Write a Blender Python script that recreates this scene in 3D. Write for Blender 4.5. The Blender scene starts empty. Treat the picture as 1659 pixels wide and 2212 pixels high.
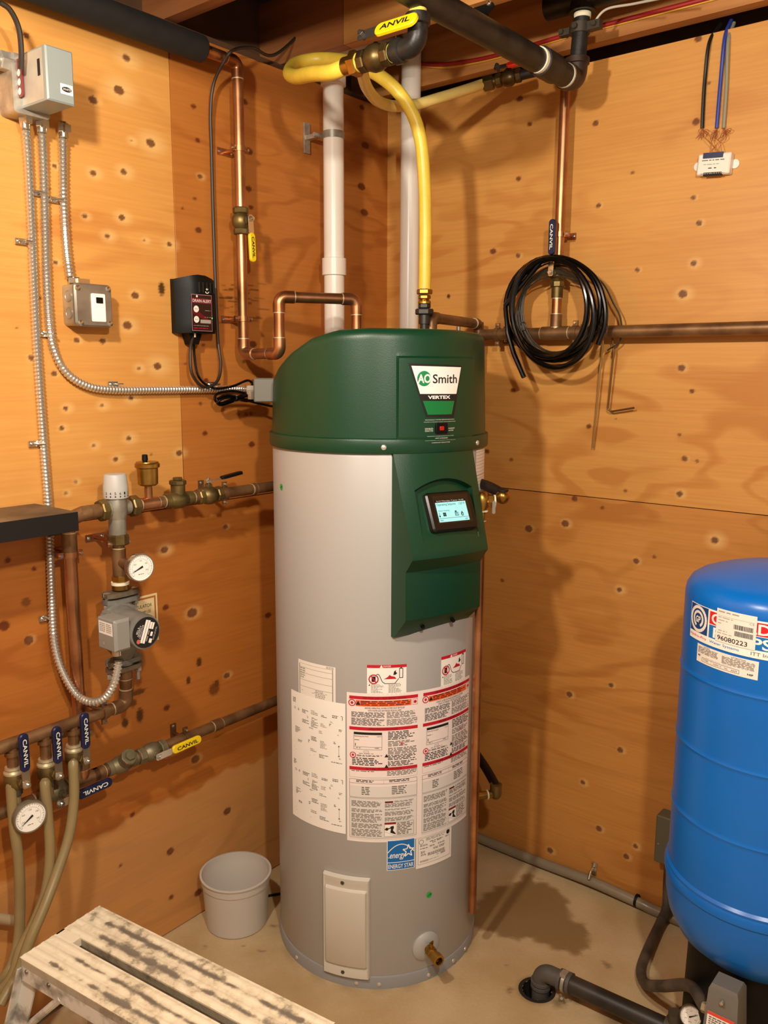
import bpy, bmesh, math, random
import numpy as np
from mathutils import Vector, Matrix
random.seed(7); rng = np.random.default_rng(7)
S = bpy.context.scene
COL = S.collection
PI = math.pi

# ------------------------------------------------------------------ camera
FPX, YAW, PITCH, ROLL = 1832.92, 0.67895, -0.16677, 0.00459
CAMP = np.array([1.8444, -2.2961, 1.5877])
IW, IH = 1659.0, 2212.0
_fw = np.array([-math.sin(YAW)*math.cos(PITCH), math.cos(YAW)*math.cos(PITCH), math.sin(PITCH)])
_r = np.array([math.cos(YAW), math.sin(YAW), 0.0]); _u = np.cross(_r, _fw)
RV = math.cos(ROLL)*_r + math.sin(ROLL)*_u
UV_ = -math.sin(ROLL)*_r + math.cos(ROLL)*_u
cam = bpy.data.objects.new('camera', bpy.data.cameras.new('camera'))
COL.objects.link(cam)
cam.data.sensor_fit = 'VERTICAL'; cam.data.sensor_height = 24.0
cam.data.lens = FPX/IH*24.0
cam.data.clip_start = 0.02
M = Matrix(((RV[0], UV_[0], -_fw[0], CAMP[0]), (RV[1], UV_[1], -_fw[1], CAMP[1]), (RV[2], UV_[2], -_fw[2], CAMP[2]), (0, 0, 0, 1)))
cam.matrix_world = M
S.camera = cam

# ------------------------------------------------------------------ light, exposure
S.view_settings.view_transform = 'Standard'; S.view_settings.look = 'None'
S.view_settings.gamma = 1.0; S.view_settings.use_curve_mapping = False
S.view_settings.exposure = 0.0
W = bpy.data.worlds.new('world'); S.world = W; W.use_nodes = True
W.node_tree.nodes['Background'].inputs[0].default_value = (0.9, 0.75, 0.55, 1)
W.node_tree.nodes['Background'].inputs[1].default_value = 0.03
def bulb(name, loc, power, rad):
    l = bpy.data.lights.new(name, 'POINT'); l.energy = power; l.shadow_soft_size = rad
    l.color = (1.0, 0.92, 0.78)
    o = bpy.data.objects.new(name, l); COL.objects.link(o); o.location = loc
LA = (0.97, -2.05, 2.24); LB = (2.02, -2.02, 2.24)
bulb('ceiling_bulb_light', LA, 78, 0.042)
bulb('ceiling_bulb_light', LB, 90, 0.042)

# ------------------------------------------------------------------ where things stand: lines of sight met with the wall, floor and tank surfaces
def _ray(px, py): return _fw*FPX + RV*(px-IW/2) - UV_*(py-IH/2)
def hit(px, py, ax, val):
    d = _ray(px, py); t = (val-CAMP[ax])/d[ax]; return CAMP + t*d
def LW(px, py, d=0.0): return hit(px, py, 0, d)      # d metres out from the left wall
def RW(px, py, d=0.0): return hit(px, py, 1, -d)     # d metres out from the right wall
def FL(px, py, z=0.0): return hit(px, py, 2, z)      # on the level z
def V(*a): return np.array(a, float)
HC = V(0.4215, -0.556); HR = 0.279                    # water heater axis and radius
TC = V(1.41, -0.39); TR = 0.203                       # blue tank

# ------------------------------------------------------------------ materials
def lin(c):
    if isinstance(c, str):
        c = c.lstrip('#'); c = [int(c[i:i+2], 16)/255 for i in (0, 2, 4)]
    return tuple(((x/12.92) if x <= 0.04045 else ((x+0.055)/1.055)**2.4) for x in c)
MATS = {}
def mat(name, color, rough=0.5, metal=0.0, noise=0.0, nscale=20.0, color2=None, bump=0.0, bscale=60.0, emit=0.0, alpha=1.0, trans=0.0, spec=None, stretch=None, coat=0.0, rvar=0.0, lo=0.35, hi=0.65):
    if name in MATS: return MATS[name]
    m = bpy.data.materials.new(name); m.use_nodes = True
    nt = m.node_tree; b = nt.nodes['Principled BSDF']
    c = lin(color)
    b.inputs['Base Color'].default_value = (*c, 1); b.inputs['Roughness'].default_value = rough
    b.inputs['Metallic'].default_value = metal
    if spec is not None: b.inputs['Specular IOR Level'].default_value = spec
    if coat: b.inputs['Coat Weight'].default_value = coat
    if trans: b.inputs['Transmission Weight'].default_value = trans; b.inputs['IOR'].default_value = 1.45
    if alpha < 1: b.inputs['Alpha'].default_value = alpha
    if emit:
        b.inputs['Emission Color'].default_value = (*c, 1); b.inputs['Emission Strength'].default_value = emit
    if noise or color2 or bump or rvar:
        tc = nt.nodes.new('ShaderNodeTexCoord'); vec = tc.outputs['Object']
        if stretch:
            mp = nt.nodes.new('ShaderNodeMapping'); mp.inputs['Scale'].default_value = stretch
            nt.links.new(vec, mp.inputs['Vector']); vec = mp.outputs['Vector']
        n = nt.nodes.new('ShaderNodeTexNoise'); n.inputs['Scale'].default_value = nscale; n.inputs['Detail'].default_value = 5
        nt.links.new(vec, n.inputs['Vector'])
        if noise or color2:
            rp = nt.nodes.new('ShaderNodeValToRGB')
            c2 = lin(color2) if color2 else tuple(x*(1-noise) for x in c)
            rp.color_ramp.elements[0].position = lo; rp.color_ramp.elements[1].position = hi
            rp.color_ramp.elements[0].color = (*c2, 1); rp.color_ramp.elements[1].color = (*c, 1)
            nt.links.new(n.outputs['Fac'], rp.inputs['Fac']); nt.links.new(rp.outputs['Color'], b.inputs['Base Color'])
        if rvar:
            mr = nt.nodes.new('ShaderNodeMapRange'); mr.inputs['To Min'].default_value = rough-rvar; mr.inputs['To Max'].default_value = rough+rvar
            nt.links.new(n.outputs['Fac'], mr.inputs['Value']); nt.links.new(mr.outputs['Result'], b.inputs['Roughness'])
        if bump:
            n2 = nt.nodes.new('ShaderNodeTexNoise'); n2.inputs['Scale'].default_value = bscale; n2.inputs['Detail'].default_value = 4
            nt.links.new(vec, n2.inputs['Vector'])
            bp = nt.nodes.new('ShaderNodeBump'); bp.inputs['Strength'].default_value = bump; bp.inputs['Distance'].default_value = 0.002
            nt.links.new(n2.outputs['Fac'], bp.inputs['Height']); nt.links.new(bp.outputs['Normal'], b.inputs['Normal'])
    MATS[name] = m
    return m

def plywood(name, light, dark, grain_axis):
    """varnished plywood: grain, cathedral figure; the mesh's 'wood' colours hold knots (r), pale halos and patches (g), dark marks (b)"""
    m = bpy.data.materials.new(name); m.use_nodes = True; nt = m.node_tree; N = nt.nodes.new; Lk = nt.links.new
    b = nt.nodes['Principled BSDF']; b.inputs['Roughness'].default_value = 0.46; b.inputs['Specular IOR Level'].default_value = 0.35
    tc = N('ShaderNodeTexCoord')
    def mapping(sg, so):
        mp = N('ShaderNodeMapping'); s = [so, so, so]; s[grain_axis] = sg
        mp.inputs['Scale'].default_value = s; Lk(tc.outputs['Object'], mp.inputs['Vector']); return mp.outputs['Vector']
    def noise(vec, sc, det=4, dist=0.0):
        n = N('ShaderNodeTexNoise'); n.inputs['Scale'].default_value = sc; n.inputs['Detail'].default_value = det; n.inputs['Distortion'].default_value = dist
        Lk(vec, n.inputs['Vector']); return n.outputs['Fac']
    def rng_(val, a, b_, c, d):
        r = N('ShaderNodeMapRange'); r.inputs[1].default_value = a; r.inputs[2].default_value = b_; r.inputs[3].default_value = c; r.inputs[4].default_value = d
        Lk(val, r.inputs[0]); return r.outputs[0]
    def math_(op, a, b_):
        q = N('ShaderNodeMath'); q.operation = op
        for i, x in enumerate((a, b_)):
            if isinstance(x, (int, float)): q.inputs[i].default_value = x
            else: Lk(x, q.inputs[i])
        return q.outputs[0]
    big = noise(mapping(0.7, 2.2), 1.3, 3, 0.4)
    rings = math_('SINE', math_('MULTIPLY', big, 70.0), 0.0)
    rings = rng_(rings, 0.2, 1.0, 0.0, 1.0)
    patch = rng_(noise(mapping(0.5, 1.1), 1.6, 2), 0.42, 0.62, 0.0, 1.0)
    rings = math_('MULTIPLY', rings, patch)
    fine = noise(mapping(2.0, 60.0), 2.0, 5)
    mott = noise(mapping(1.2, 3.0), 1.5, 3)
    t = math_('ADD', math_('MULTIPLY', rng_(fine, 0.3, 0.7, 0, 1), 0.35), math_('MULTIPLY', rng_(mott, 0.3, 0.7, 0, 1), 0.45))
    t = math_('ADD', t, math_('MULTIPLY', rings, 0.62))
    mx = N('ShaderNodeMix'); mx.data_type = 'RGBA'; mx.inputs[6].default_value = (*lin(light), 1); mx.inputs[7].default_value = (*lin(dark), 1); Lk(t, mx.inputs[0])
    at = N('ShaderNodeAttribute'); at.attribute_name = 'wood'; sp = N('ShaderNodeSeparateColor'); Lk(at.outputs['Color'], sp.inputs[0])
    def over(prev, fac, col, k=1.0):
        x = N('ShaderNodeMix'); x.data_type = 'RGBA'; Lk(prev, x.inputs[6]); x.inputs[7].default_value = (*lin(col), 1)
        Lk(math_('MULTIPLY', fac, k), x.inputs[0]); return x.outputs[2]
    c = over(mx.outputs[2], sp.outputs[1], '#f6cd88', 0.7)
    c = over(c, sp.outputs[0], '#561c09', 1.0)
    c = over(c, sp.outputs[2], '#241006', 0.9)
    Lk(c, b.inputs['Base Color'])
    bp = N('ShaderNodeBump'); bp.inputs['Strength'].default_value = 0.12; bp.inputs['Distance'].default_value = 0.002
    Lk(fine, bp.inputs['Height']); Lk(bp.outputs['Normal'], b.inputs['Normal'])
    return m

# ------------------------------------------------------------------ mesh building
def unit(a):
    n = np.linalg.norm(a); return a/n if n > 1e-12 else a
def frame(d):
    d = unit(np.asarray(d, float)); a = V(0, 0, 1) if abs(d[2]) < 0.9 else V(1, 0, 0)
    x = unit(np.cross(a, d)); return x, np.cross(d, x), d
class MB:
    def __init__(s): s.v = []; s.f = []; s.mi = []; s.cur = 0
    def add(s, vs, fs, m=None):
        o = len(s.v); s.v.extend([tuple(map(float, q)) for q in vs]); s.f.extend([tuple(i+o for i in f) for f in fs]); s.mi.extend([s.cur if m is None else m]*len(fs)); return s
    def box(s, c, size, ax=None, m=None):
        """box centred at c with full sizes along axes ax (rows), default world"""
        ax = np.eye(3) if ax is None else np.asarray(ax, float); c = np.asarray(c, float); h = np.asarray(size, float)/2
        vs = [c + ax[0]*h[0]*i + ax[1]*h[1]*j + ax[2]*h[2]*k for i in (-1, 1) for j in (-1, 1) for k in (-1, 1)]
        return s.add(vs, [(0, 1, 3, 2), (4, 6, 7, 5), (0, 4, 5, 1), (2, 3, 7, 6), (0, 2, 6, 4), (1, 5, 7, 3)], m)
    def rbox(s, c, size, r, ax=None, seg=4, m=None, bev=0.0):
        """rounded plate: rounded rectangle in axes 0/1, extruded along axis 2, optional top bevel"""
        ax = np.eye(3) if ax is None else np.asarray(ax, float); c = np.asarray(c, float); w, h, d = size
        def outline(ww, hh, rr):
            o = []
            for cx, cy, a0 in ((1, 1, 0), (-1, 1, 90), (-1, -1, 180), (1, -1, 270)):
                for k in range(seg+1):
                    a = math.radians(a0 + 90*k/seg); o.append((cx*(ww/2-rr)+rr*math.cos(a), cy*(hh/2-rr)+rr*math.sin(a)))
            return o
        levels = [(outline(w, h, r), -d/2), (outline(w, h, r), d/2-bev)]
        if bev: levels.append((outline(w-2*bev, h-2*bev, max(r-bev, 1e-4)), d/2))
        vs = []; n = len(levels[0][0])
        for o, z in levels: vs += [c+ax[0]*x+ax[1]*y+ax[2]*z for x, y in o]
        fs = [tuple(range(n))[::-1], tuple(range((len(levels)-1)*n, len(levels)*n))]
        for l in range(len(levels)-1):
            for i in range(n): j = (i+1) % n; fs.append((l*n+i, l*n+j, (l+1)*n+j, (l+1)*n+i))
        return s.add(vs, fs, m)
    def prism(s, pts, ext, m=None):
        """polygon pts extruded by the vector ext"""
        pts = [np.asarray(q, float) for q in pts]; n = len(pts); vs = pts+[q+np.asarray(ext) for q in pts]
        fs = [tuple(range(n))[::-1], tuple(range(n, 2*n))]+[(i, (i+1) % n, n+(i+1) % n, n+i) for i in range(n)]
        return s.add(vs, fs, m)
    def lathe(s, p0, d, prof, n=24, m=None, cap=True, ang0=0.0):
        """profile [(t along d, radius)] turned about the axis p0,d"""
        x, y, z = frame(d); p0 = np.asarray(p0, float); vs = []; fs = []
        for t, r in prof:
            for k in range(n):
                a = 2*PI*k/n+ang0; vs.append(p0+z*t+x*r*math.cos(a)+y*r*math.sin(a))
        for i in range(len(prof)-1):
            for k in range(n): j = (k+1) % n; fs.append((i*n+k, i*n+j, (i+1)*n+j, (i+1)*n+k))
        if cap:
            fs.append(tuple(range(n))[::-1]); fs.append(tuple(range((len(prof)-1)*n, len(prof)*n)))
        return s.add(vs, fs, m)
    def cyl(s, a, b, r, n=20, r2=None, m=None, cap=True):
        a = np.asarray(a, float); b = np.asarray(b, float); L = np.linalg.norm(b-a)
        return s.lathe(a, b-a, [(0, r), (L, r if r2 is None else r2)], n, m, cap)
    def hexn(s, a, b, r, m=None, n=6):
        a = np.asarray(a, float); b = np.asarray(b, float); L = np.linalg.norm(b-a); c = min(L*0.18, r*0.12)
        return s.lathe(a, b-a, [(0, r*0.9), (c, r), (L-c, r), (L, r*0.9)], n, m)
    def tube(s, path, r, n=14, m=None, cap=True, rib=None):
        """tube along a polyline; r a number or a list; rib=(pitch, amplitude) for corrugated"""
        P = np.asarray(path, float)
        if rib:
            seg = np.linalg.norm(np.diff(P, axis=0), axis=1); cum = np.concatenate([[0], np.cumsum(seg)]); N = max(2, int(cum[-1]/(rib[0]/4)))
            tt = np.linspace(0, cum[-1], N+1); P = np.stack([np.interp(tt, cum, P[:, k]) for k in range(3)], 1)
            rr = r + rib[1]*np.sin(2*PI*tt/rib[0]).clip(-0.6, 1)
        else: rr = np.full(len(P), float(r)) if np.isscalar(r) else np.asarray(r, float)
        T = np.zeros_like(P); T[1:-1] = P[2:]-P[:-2]; T[0] = P[1]-P[0]; T[-1] = P[-1]-P[-2]
        x, y, _ = frame(T[0]); vs = []; fs = []; ca = np.cos(np.arange(n)*2*PI/n); sa = np.sin(np.arange(n)*2*PI/n)
        for i in range(len(P)):
            t = unit(T[i]); x = unit(x-t*np.dot(x, t)); y = np.cross(t, x)
            for k in range(n): vs.append(P[i]+rr[i]*(x*ca[k]+y*sa[k]))
        for i in range(len(P)-1):
            for k in range(n): j = (k+1) % n; fs.append((i*n+k, i*n+j, (i+1)*n+j, (i+1)*n+k))
        if cap: fs.append(tuple(range(n))[::-1]); fs.append(tuple(range((len(P)-1)*n, len(P)*n)))
        return s.add(vs, fs, m)
    def sphere(s, c, r, n=16, m=None, sc=(1, 1, 1)):
        prof = [(-math.cos(PI*i/(n//2)), math.sin(PI*i/(n//2))) for i in range(n//2+1)]
        c = np.asarray(c, float); vs = []; fs = []
        for z, q in prof:
            for k in range(n): a = 2*PI*k/n; vs.append(c+V(q*math.cos(a)*r*sc[0], q*math.sin(a)*r*sc[1], z*r*sc[2]))
        for i in range(len(prof)-1):
            for k in range(n): j = (k+1) % n; fs.append((i*n+k, i*n+j, (i+1)*n+j, (i+1)*n+k))
        return s.add(vs, fs, m)
    def grid(s, G, m=None, closed=False):
        """G[i][j] points"""
        nu = len(G); nv = len(G[0]); vs = [q for row in G for q in row]; fs = []
        for i in range(nu-1 if not closed else nu):
            for j in range(nv-1): a = i*nv+j; b = ((i+1) % nu)*nv+j; fs.append((a, b, b+1, a+1))
        return s.add(vs, fs, m)
    def build(s, name, mats, parent=None, sharp=35, label=None, flip=False, double=False):
        me = bpy.data.meshes.new(name)
        base = ROOT.get(parent.name, V(0, 0, 0)) if parent else V(0, 0, 0)
        me.from_pydata([(a-base[0], b-base[1], c-base[2]) for a, b, c in s.v], [], s.f)
        if not isinstance(mats, (list, tuple)): mats = [mats]
        for q in mats: me.materials.append(q)
        if len(mats) > 1: me.polygons.foreach_set('material_index', s.mi)
        bm = bmesh.new(); bm.from_mesh(me)
        bmesh.ops.remove_doubles(bm, verts=bm.verts, dist=1e-6)
        if not double: bmesh.ops.recalc_face_normals(bm, faces=bm.faces)
        bm.to_mesh(me); bm.free()
        me.polygons.foreach_set('use_smooth', [True]*len(me.polygons))
        me.set_sharp_from_angle(angle=math.radians(sharp)); me.update()
        o = bpy.data.objects.new(name, me); COL.objects.link(o)
        if parent: o.parent = parent; ROOT[o.name] = base
        else: ROOT[o.name] = V(0, 0, 0)
        if label: o['label'] = label
        return o
ROOT = {}
def thing(name, loc, label, cat, group=None):
    o = bpy.data.objects.new(name, None); COL.objects.link(o); o.location = tuple(loc); o.empty_display_size = 0.05
    o['label'] = label; o['category'] = cat
    if group: o['group'] = group
    ROOT[o.name] = np.asarray(loc, float); return o
def tag(o, label, cat, group=None):
    o['label'] = label; o['category'] = cat
    if group: o['group'] = group
    return o
def structure(o, label=None):
    o['kind'] = 'structure'
    if label: o['label'] = label
    return o
def bend(pts, r, n=8):
    """polyline with its corners rounded to radius r"""
    P = [np.asarray(q, float) for q in pts]; out = [P[0]]
    for i in range(1, len(P)-1):
        a = unit(P[i-1]-P[i]); b = unit(P[i+1]-P[i]); c = np.clip(np.dot(a, b), -1, 1); th = math.acos(c)
        if th > PI-0.03: out.append(P[i]); continue
        L = min(r/math.tan(th/2), 0.49*np.linalg.norm(P[i-1]-P[i]), 0.49*np.linalg.norm(P[i+1]-P[i])); rr = L*math.tan(th/2)
        bis = unit(a+b); cen = P[i]+bis*(rr/math.sin(th/2)); s0 = P[i]+a*L-cen; s1 = P[i]+b*L-cen; om = PI-th
        for k in range(n+1):
            t = k/n; out.append(cen+(math.sin((1-t)*om)*s0+math.sin(t*om)*s1)/math.sin(om))
    out.append(P[-1]); return out
def spline(pts, n=10):
    P = [np.asarray(q, float) for q in pts]; P = [2*P[0]-P[1]]+P+[2*P[-1]-P[-2]]; out = []
    for i in range(1, len(P)-2):
        p0, p1, p2, p3 = P[i-1:i+3]
        for k in range(n):
            t = k/n; out.append(0.5*((2*p1)+(-p0+p2)*t+(2*p0-5*p1+4*p2-p3)*t*t+(-p0+3*p1-3*p2+p3)*t**3))
    out.append(P[-2]); return out
def one(fn, name, mats, parent=None, **k):
    b = MB(); fn(b); return b.build(name, mats, parent, **k)

# flat print on a surface: shapes in (u right, v up) metres, laid on by a mapping (u, v, height) -> point
class Print:
    def __init__(s, mp, step=0.012): s.mp = mp; s.step = step; s.b = MB(); s.mats = []; s.h = 0.0004
    def mi(s, m):
        if m not in s.mats: s.mats.append(m)
        return s.mats.index(m)
    def rect(s, u0, v0, u1, v1, m, h=0.0):
        n = max(1, int(abs(u1-u0)/s.step)); k = s.mi(m)
        for i in range(n):
            a = u0+(u1-u0)*i/n; c = u0+(u1-u0)*(i+1)/n
            s.b.add([s.mp(a, v0, s.h+h), s.mp(c, v0, s.h+h), s.mp(c, v1, s.h+h), s.mp(a, v1, s.h+h)], [(0, 1, 2, 3)], k)
    def frame(s, u0, v0, u1, v1, w, m, h=0.0):
        s.rect(u0, v0, u1, v0+w, m, h); s.rect(u0, v1-w, u1, v1, m, h); s.rect(u0, v0+w, u0+w, v1-w, m, h); s.rect(u1-w, v0+w, u1, v1-w, m, h)
    def poly(s, pts, m, h=0.0):
        k = s.mi(m); c = (sum(p[0] for p in pts)/len(pts), sum(p[1] for p in pts)/len(pts)); lim = max(s.step, 0.004)
        todo = [(c, pts[i], pts[(i+1) % len(pts)]) for i in range(len(pts))]
        while todo:
            t = todo.pop(); e = [abs(t[i][0]-t[(i+1) % 3][0]) for i in range(3)]; i = e.index(max(e))
            if e[i] > lim:
                p, q, r = t[i], t[(i+1) % 3], t[(i+2) % 3]; mm = ((p[0]+q[0])/2, (p[1]+q[1])/2); todo += [(p, mm, r), (mm, q, r)]
            else: s.b.add([s.mp(x, y, s.h+h) for x, y in t], [(0, 1, 2)], k)
    def line(s, pts, w, m, h=0.0):
        for (a, b), (c, d) in zip(pts[:-1], pts[1:]):
            L = math.hypot(c-a, d-b)
            if L < 1e-9: continue
            nx, ny = -(d-b)/L*w/2, (c-a)/L*w/2
            s.b.add([s.mp(a+nx, b+ny, s.h+h), s.mp(a-nx, b-ny, s.h+h), s.mp(c-nx, d-ny, s.h+h), s.mp(c+nx, d+ny, s.h+h)], [(0, 1, 2, 3)], s.mi(m))
    def disc(s, u, v, r, m, h=0.0, n=24, r2=None): s.poly([(u+r*math.cos(2*PI*k/n), v+(r2 or r)*math.sin(2*PI*k/n)) for k in range(n)], m, h)
    def ring(s, u, v, r, w, m, h=0.0, n=28, a0=0, a1=360):
        s.line([(u+r*math.cos(math.radians(a0+(a1-a0)*k/n)), v+r*math.sin(math.radians(a0+(a1-a0)*k/n))) for k in range(n+1)], w, m, h)
    def words(s, u0, v0, u1, v1, lines, m, h=0.0, ragged=0.25, fill=0.55, word=0.010):
        """body copy too small to read: rows of word-length dashes"""
        lh = (v1-v0)/lines; k = s.mi(m)
        for i in range(lines):
            vt = v1-i*lh; vb = vt-lh*fill; u = u0; end = u1-(random.random()**2)*ragged*(u1-u0)
            while u < end-0.001:
                w = min(word*(0.4+1.2*random.random()), end-u)
                s.b.add([s.mp(u, vb, s.h+h), s.mp(u+w, vb, s.h+h), s.mp(u+w, vt, s.h+h), s.mp(u, vt, s.h+h)], [(0, 1, 2, 3)], k); u += w+word*0.28
    def text(s, txt, u0, v0, u1, v1, m, h=0.0, keep=False, bold=0.0, shear=0.0):
        vs, fs = glyphs(txt, bold, shear)
        x0, x1 = vs[:, 0].min(), vs[:, 0].max(); y0, y1 = vs[:, 1].min(), vs[:, 1].max()
        sx = (u1-u0)/(x1-x0); sy = (v1-v0)/(y1-y0)
        if keep: sx = sy = min(sx, sy)
        s.b.add([s.mp(u0+(x-x0)*sx, v0+(y-y0)*sy, s.h+h) for x, y, _ in vs], fs, s.mi(m))
    def build(s, name, parent, label=None): return s.b.build(name, s.mats, parent, label=label, double=True)
_G = {}
def glyphs(txt, bold=0.0, shear=0.0):
    key = (txt, bold, shear)
    if key not in _G:
        cu = bpy.data.curves.new('lettering', 'FONT'); cu.body = txt; cu.offset = bold; cu.shear = shear; cu.resolution_u = 3
        ob = bpy.data.objects.new('lettering', cu); COL.objects.link(ob)
        dg = bpy.context.evaluated_depsgraph_get(); me = bpy.data.meshes.new_from_object(ob.evaluated_get(dg))
        vs = np.array([v.co[:] for v in me.vertices]); fs = [tuple(p.vertices) for p in me.polygons]
        bpy.data.objects.remove(ob); bpy.data.curves.remove(cu); bpy.data.meshes.remove(me); _G[key] = (vs, fs)
    return _G[key]
def flat(o, x, y):
    """mapping onto a plane at o with in-plane axes x, y"""
    o = np.asarray(o, float); x = np.asarray(x, float); y = np.asarray(y, float); n = np.cross(x, y)
    return lambda u, v, h: o+x*u+y*v+n*h
def around(c, R, th0, z0):
    """mapping onto an upright cylinder"""
    return lambda u, v, h: V(c[0]+(R+h)*math.cos(th0+u/R), c[1]+(R+h)*math.sin(th0+u/R), z0+v)

# ------------------------------------------------------------------ shared materials
copper = mat('copper', '#cd9468', 0.34, 0.92, color2='#9a6440', nscale=9, rvar=0.08)
copper_old = mat('aged copper', '#9a7650', 0.45, 0.65, color2='#6a4a30', nscale=14, rvar=0.1)
brass = mat('brass', '#c79a4a', 0.3, 0.95, color2='#8f6a2c', nscale=12)
bronze = mat('old bronze', '#8a7648', 0.45, 0.8, color2='#5a4a2a', nscale=18)
solder = mat('solder', '#d8c8a8', 0.4, 0.6)
tape = mat('thread tape', '#e8e0c4', 0.7)
ytape = mat('yellow thread tape', '#e8c850', 0.7)
steel = mat('galvanised steel', '#c4beb0', 0.38, 0.6, color2='#9c968a', nscale=25)
chrome = mat('bright steel', '#d8d4c8', 0.2, 0.95)
blackiron = mat('black iron', '#33302c', 0.42, 0.35, color2='#1f1c1a', nscale=20, bump=0.15, bscale=200)
castgrey = mat('cast grey', '#8f8d84', 0.5, 0.35, color2='#75726a', nscale=20, bump=0.15, bscale=150)
blackp = mat('black plastic', '#090807', 0.5, spec=0.25, bump=0.05, bscale=300)
blackgloss = mat('glossy black tube', '#0b0a09', 0.14)
white = mat('white plastic', '#eee6d8', 0.4)
pvc = mat('white pipe', '#efe4d6', 0.3, noise=0.05, nscale=6)
yhandle = mat('yellow vinyl', '#f2d010', 0.4)
bhandle = mat('blue vinyl', '#121c48', 0.42, color2='#0c1434', nscale=30)
paper = mat('label paper', '#f2ece2', 0.55)
paperw = mat('bright label paper', '#fbf8f0', 0.5)
ink = mat('black ink', '#171412', 0.6)
inkg = mat('grey ink', '#6b645c', 0.6)
inkl = mat('light grey ink', '#a59d92', 0.6)
red = mat('red ink', '#c8142c', 0.5)
dred = mat('dark red ink', '#6a0a16', 0.5)
orange = mat('orange ink', '#ee6a2e', 0.5)

# ================================================================== THE SETTING
ply_light = plywood('plywood golden', '#e0a456', '#c88540', 1)
ply_brown = plywood('plywood brown', '#c27a36', '#a66026', 1)
ply_lower = plywood('plywood amber', '#bf7632', '#a25c22', 1)
ply_right = plywood('plywood right', '#daa054', '#bf7e3a', 0)
ply_right2 = plywood('plywood right low', '#cf9048', '#b27232', 0)
# knots seen on the boards: (px, py, core px, halo px)
KN_L = [(273,125,6,22),(257,195,8,28),(201,216,7,12),(325,309,7,24),(284,304,2,10),(201,374,5,14),(267,371,5,16),(118,359,4,10),(183,467,4,10),(263,470,5,15),(57,77,5,0),(108,408,2,0),
 (418,230,4,0),(427,303,4,0),(432,381,4,8),(421,429,3,0),(528,220,5,0),(538,327,6,0),(537,408,5,0),(542,448,4,0),(394,450,2,0),(782,232,4,0),(789,314,6,0),(781,403,6,0),(787,459,6,0),
 (232,510,4,14),(312,519,2,8),(366,528,4,14),(120,567,4,8),(292,638,6,14),(275,703,7,18),(222,737,5,6),(166,735,5,8),(67,773,5,10),(117,807,5,8),(340,791,6,22),(300,796,3,12),(283,860,4,14),(220,876,3,12),(142,882,4,12),(133,925,4,10),(278,947,4,14),(36,708,2,0),(87,644,3,0),
 (429,497,5,0),(400,786,2,0),(439,745,3,0),(445,822,4,0),(433,872,3,0),(443,936,4,0),(546,744,6,0),(527,781,3,0),(546,825,4,0),(542,894,3,0),(514,895,3,0),(532,895,3,0),(544,960,5,0),
 (387,979,5,12),(202,963,3,10),(250,992,4,12),(163,1041,3,8),(142,1066,3,8),(326,982,2,0),
 (355,1188,6,14),(487,1138,4,6),(17,1210,5,0),(74,1229,4,0),(62,1383,8,10),(9,1352,9,0),(415,1324,8,14),(358,1312,5,0),(579,1329,5,0),(490,1459,5,8),
 (422,1640,7,10),(491,1752,6,10),(368,1839,6,8),(360,1529,5,0),(286,1760,4,0),(428,1928,6,0),(370,1938,4,0),(260,1870,3,0)]
ST_L = [(349,624,7,15,1),(56,1301,11,10,.6),(430,1430,6,10,.9),(407,1470,5,9,.9),(463,1488,12,14,.7),(299,1471,8,11,.6),(302,1545,8,16,.9),(270,1562,8,10,.9),(299,1495,16,7,.8),(288,1519,8,9,.8),(45,1698,15,9,.95),(468,1476,6,8,.8)]
for i in range(46):   # old felt-pen scribble beside the alarm
    yy = 612+88*random.random(); xx = 476+95*random.random(); ST_L.append((xx, yy, 4+11*random.random(), 0.9, .35+.55*random.random()))
KN_R = [(1123,213,5,0),(1144,268,4,0),(1120,386,4,0),(1287,266,5,4),(1504,263,6,0),(1509,83,6,4),(1531,179,3,0),(1366,373,3,0),(1498,427,4,6),(1293,444,4,6),(1510,482,5,8),(1065,543,5,0),(1119,552,4,6),(1377,583,4,6),(1498,569,5,12),(1475,635,7,16),(1472,795,6,10),(1495,845,4,0),(1108,843,4,0),(1468,939,3,0),(1479,991,5,6),(1506,996,3,0),(1272,921,4,0),(1104,993,3,0),(1052,975,4,0),(1468,1067,5,10),(1351,1060,3,0),(1242,1077,5,4),(1221,1131,6,10),(1142,1142,6,8),(1301,1097,3,0),
 (1544,1167,6,18),(1338,1274,4,10),(1413,1203,3,0),(1374,1212,5,8),(1085,1254,3,0),(1188,1837,5,8),(1294,1790,5,8),(1373,1828,4,8),(1353,1850,5,8),(1230,1500,5,8),(1320,1480,4,6),(1340,1620,5,8),(1259,1690,4,8)]
ST_R = [(969,640,4,5,1),(1250,733,14,2,.25),(1330,905,2,2,.6)]
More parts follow.
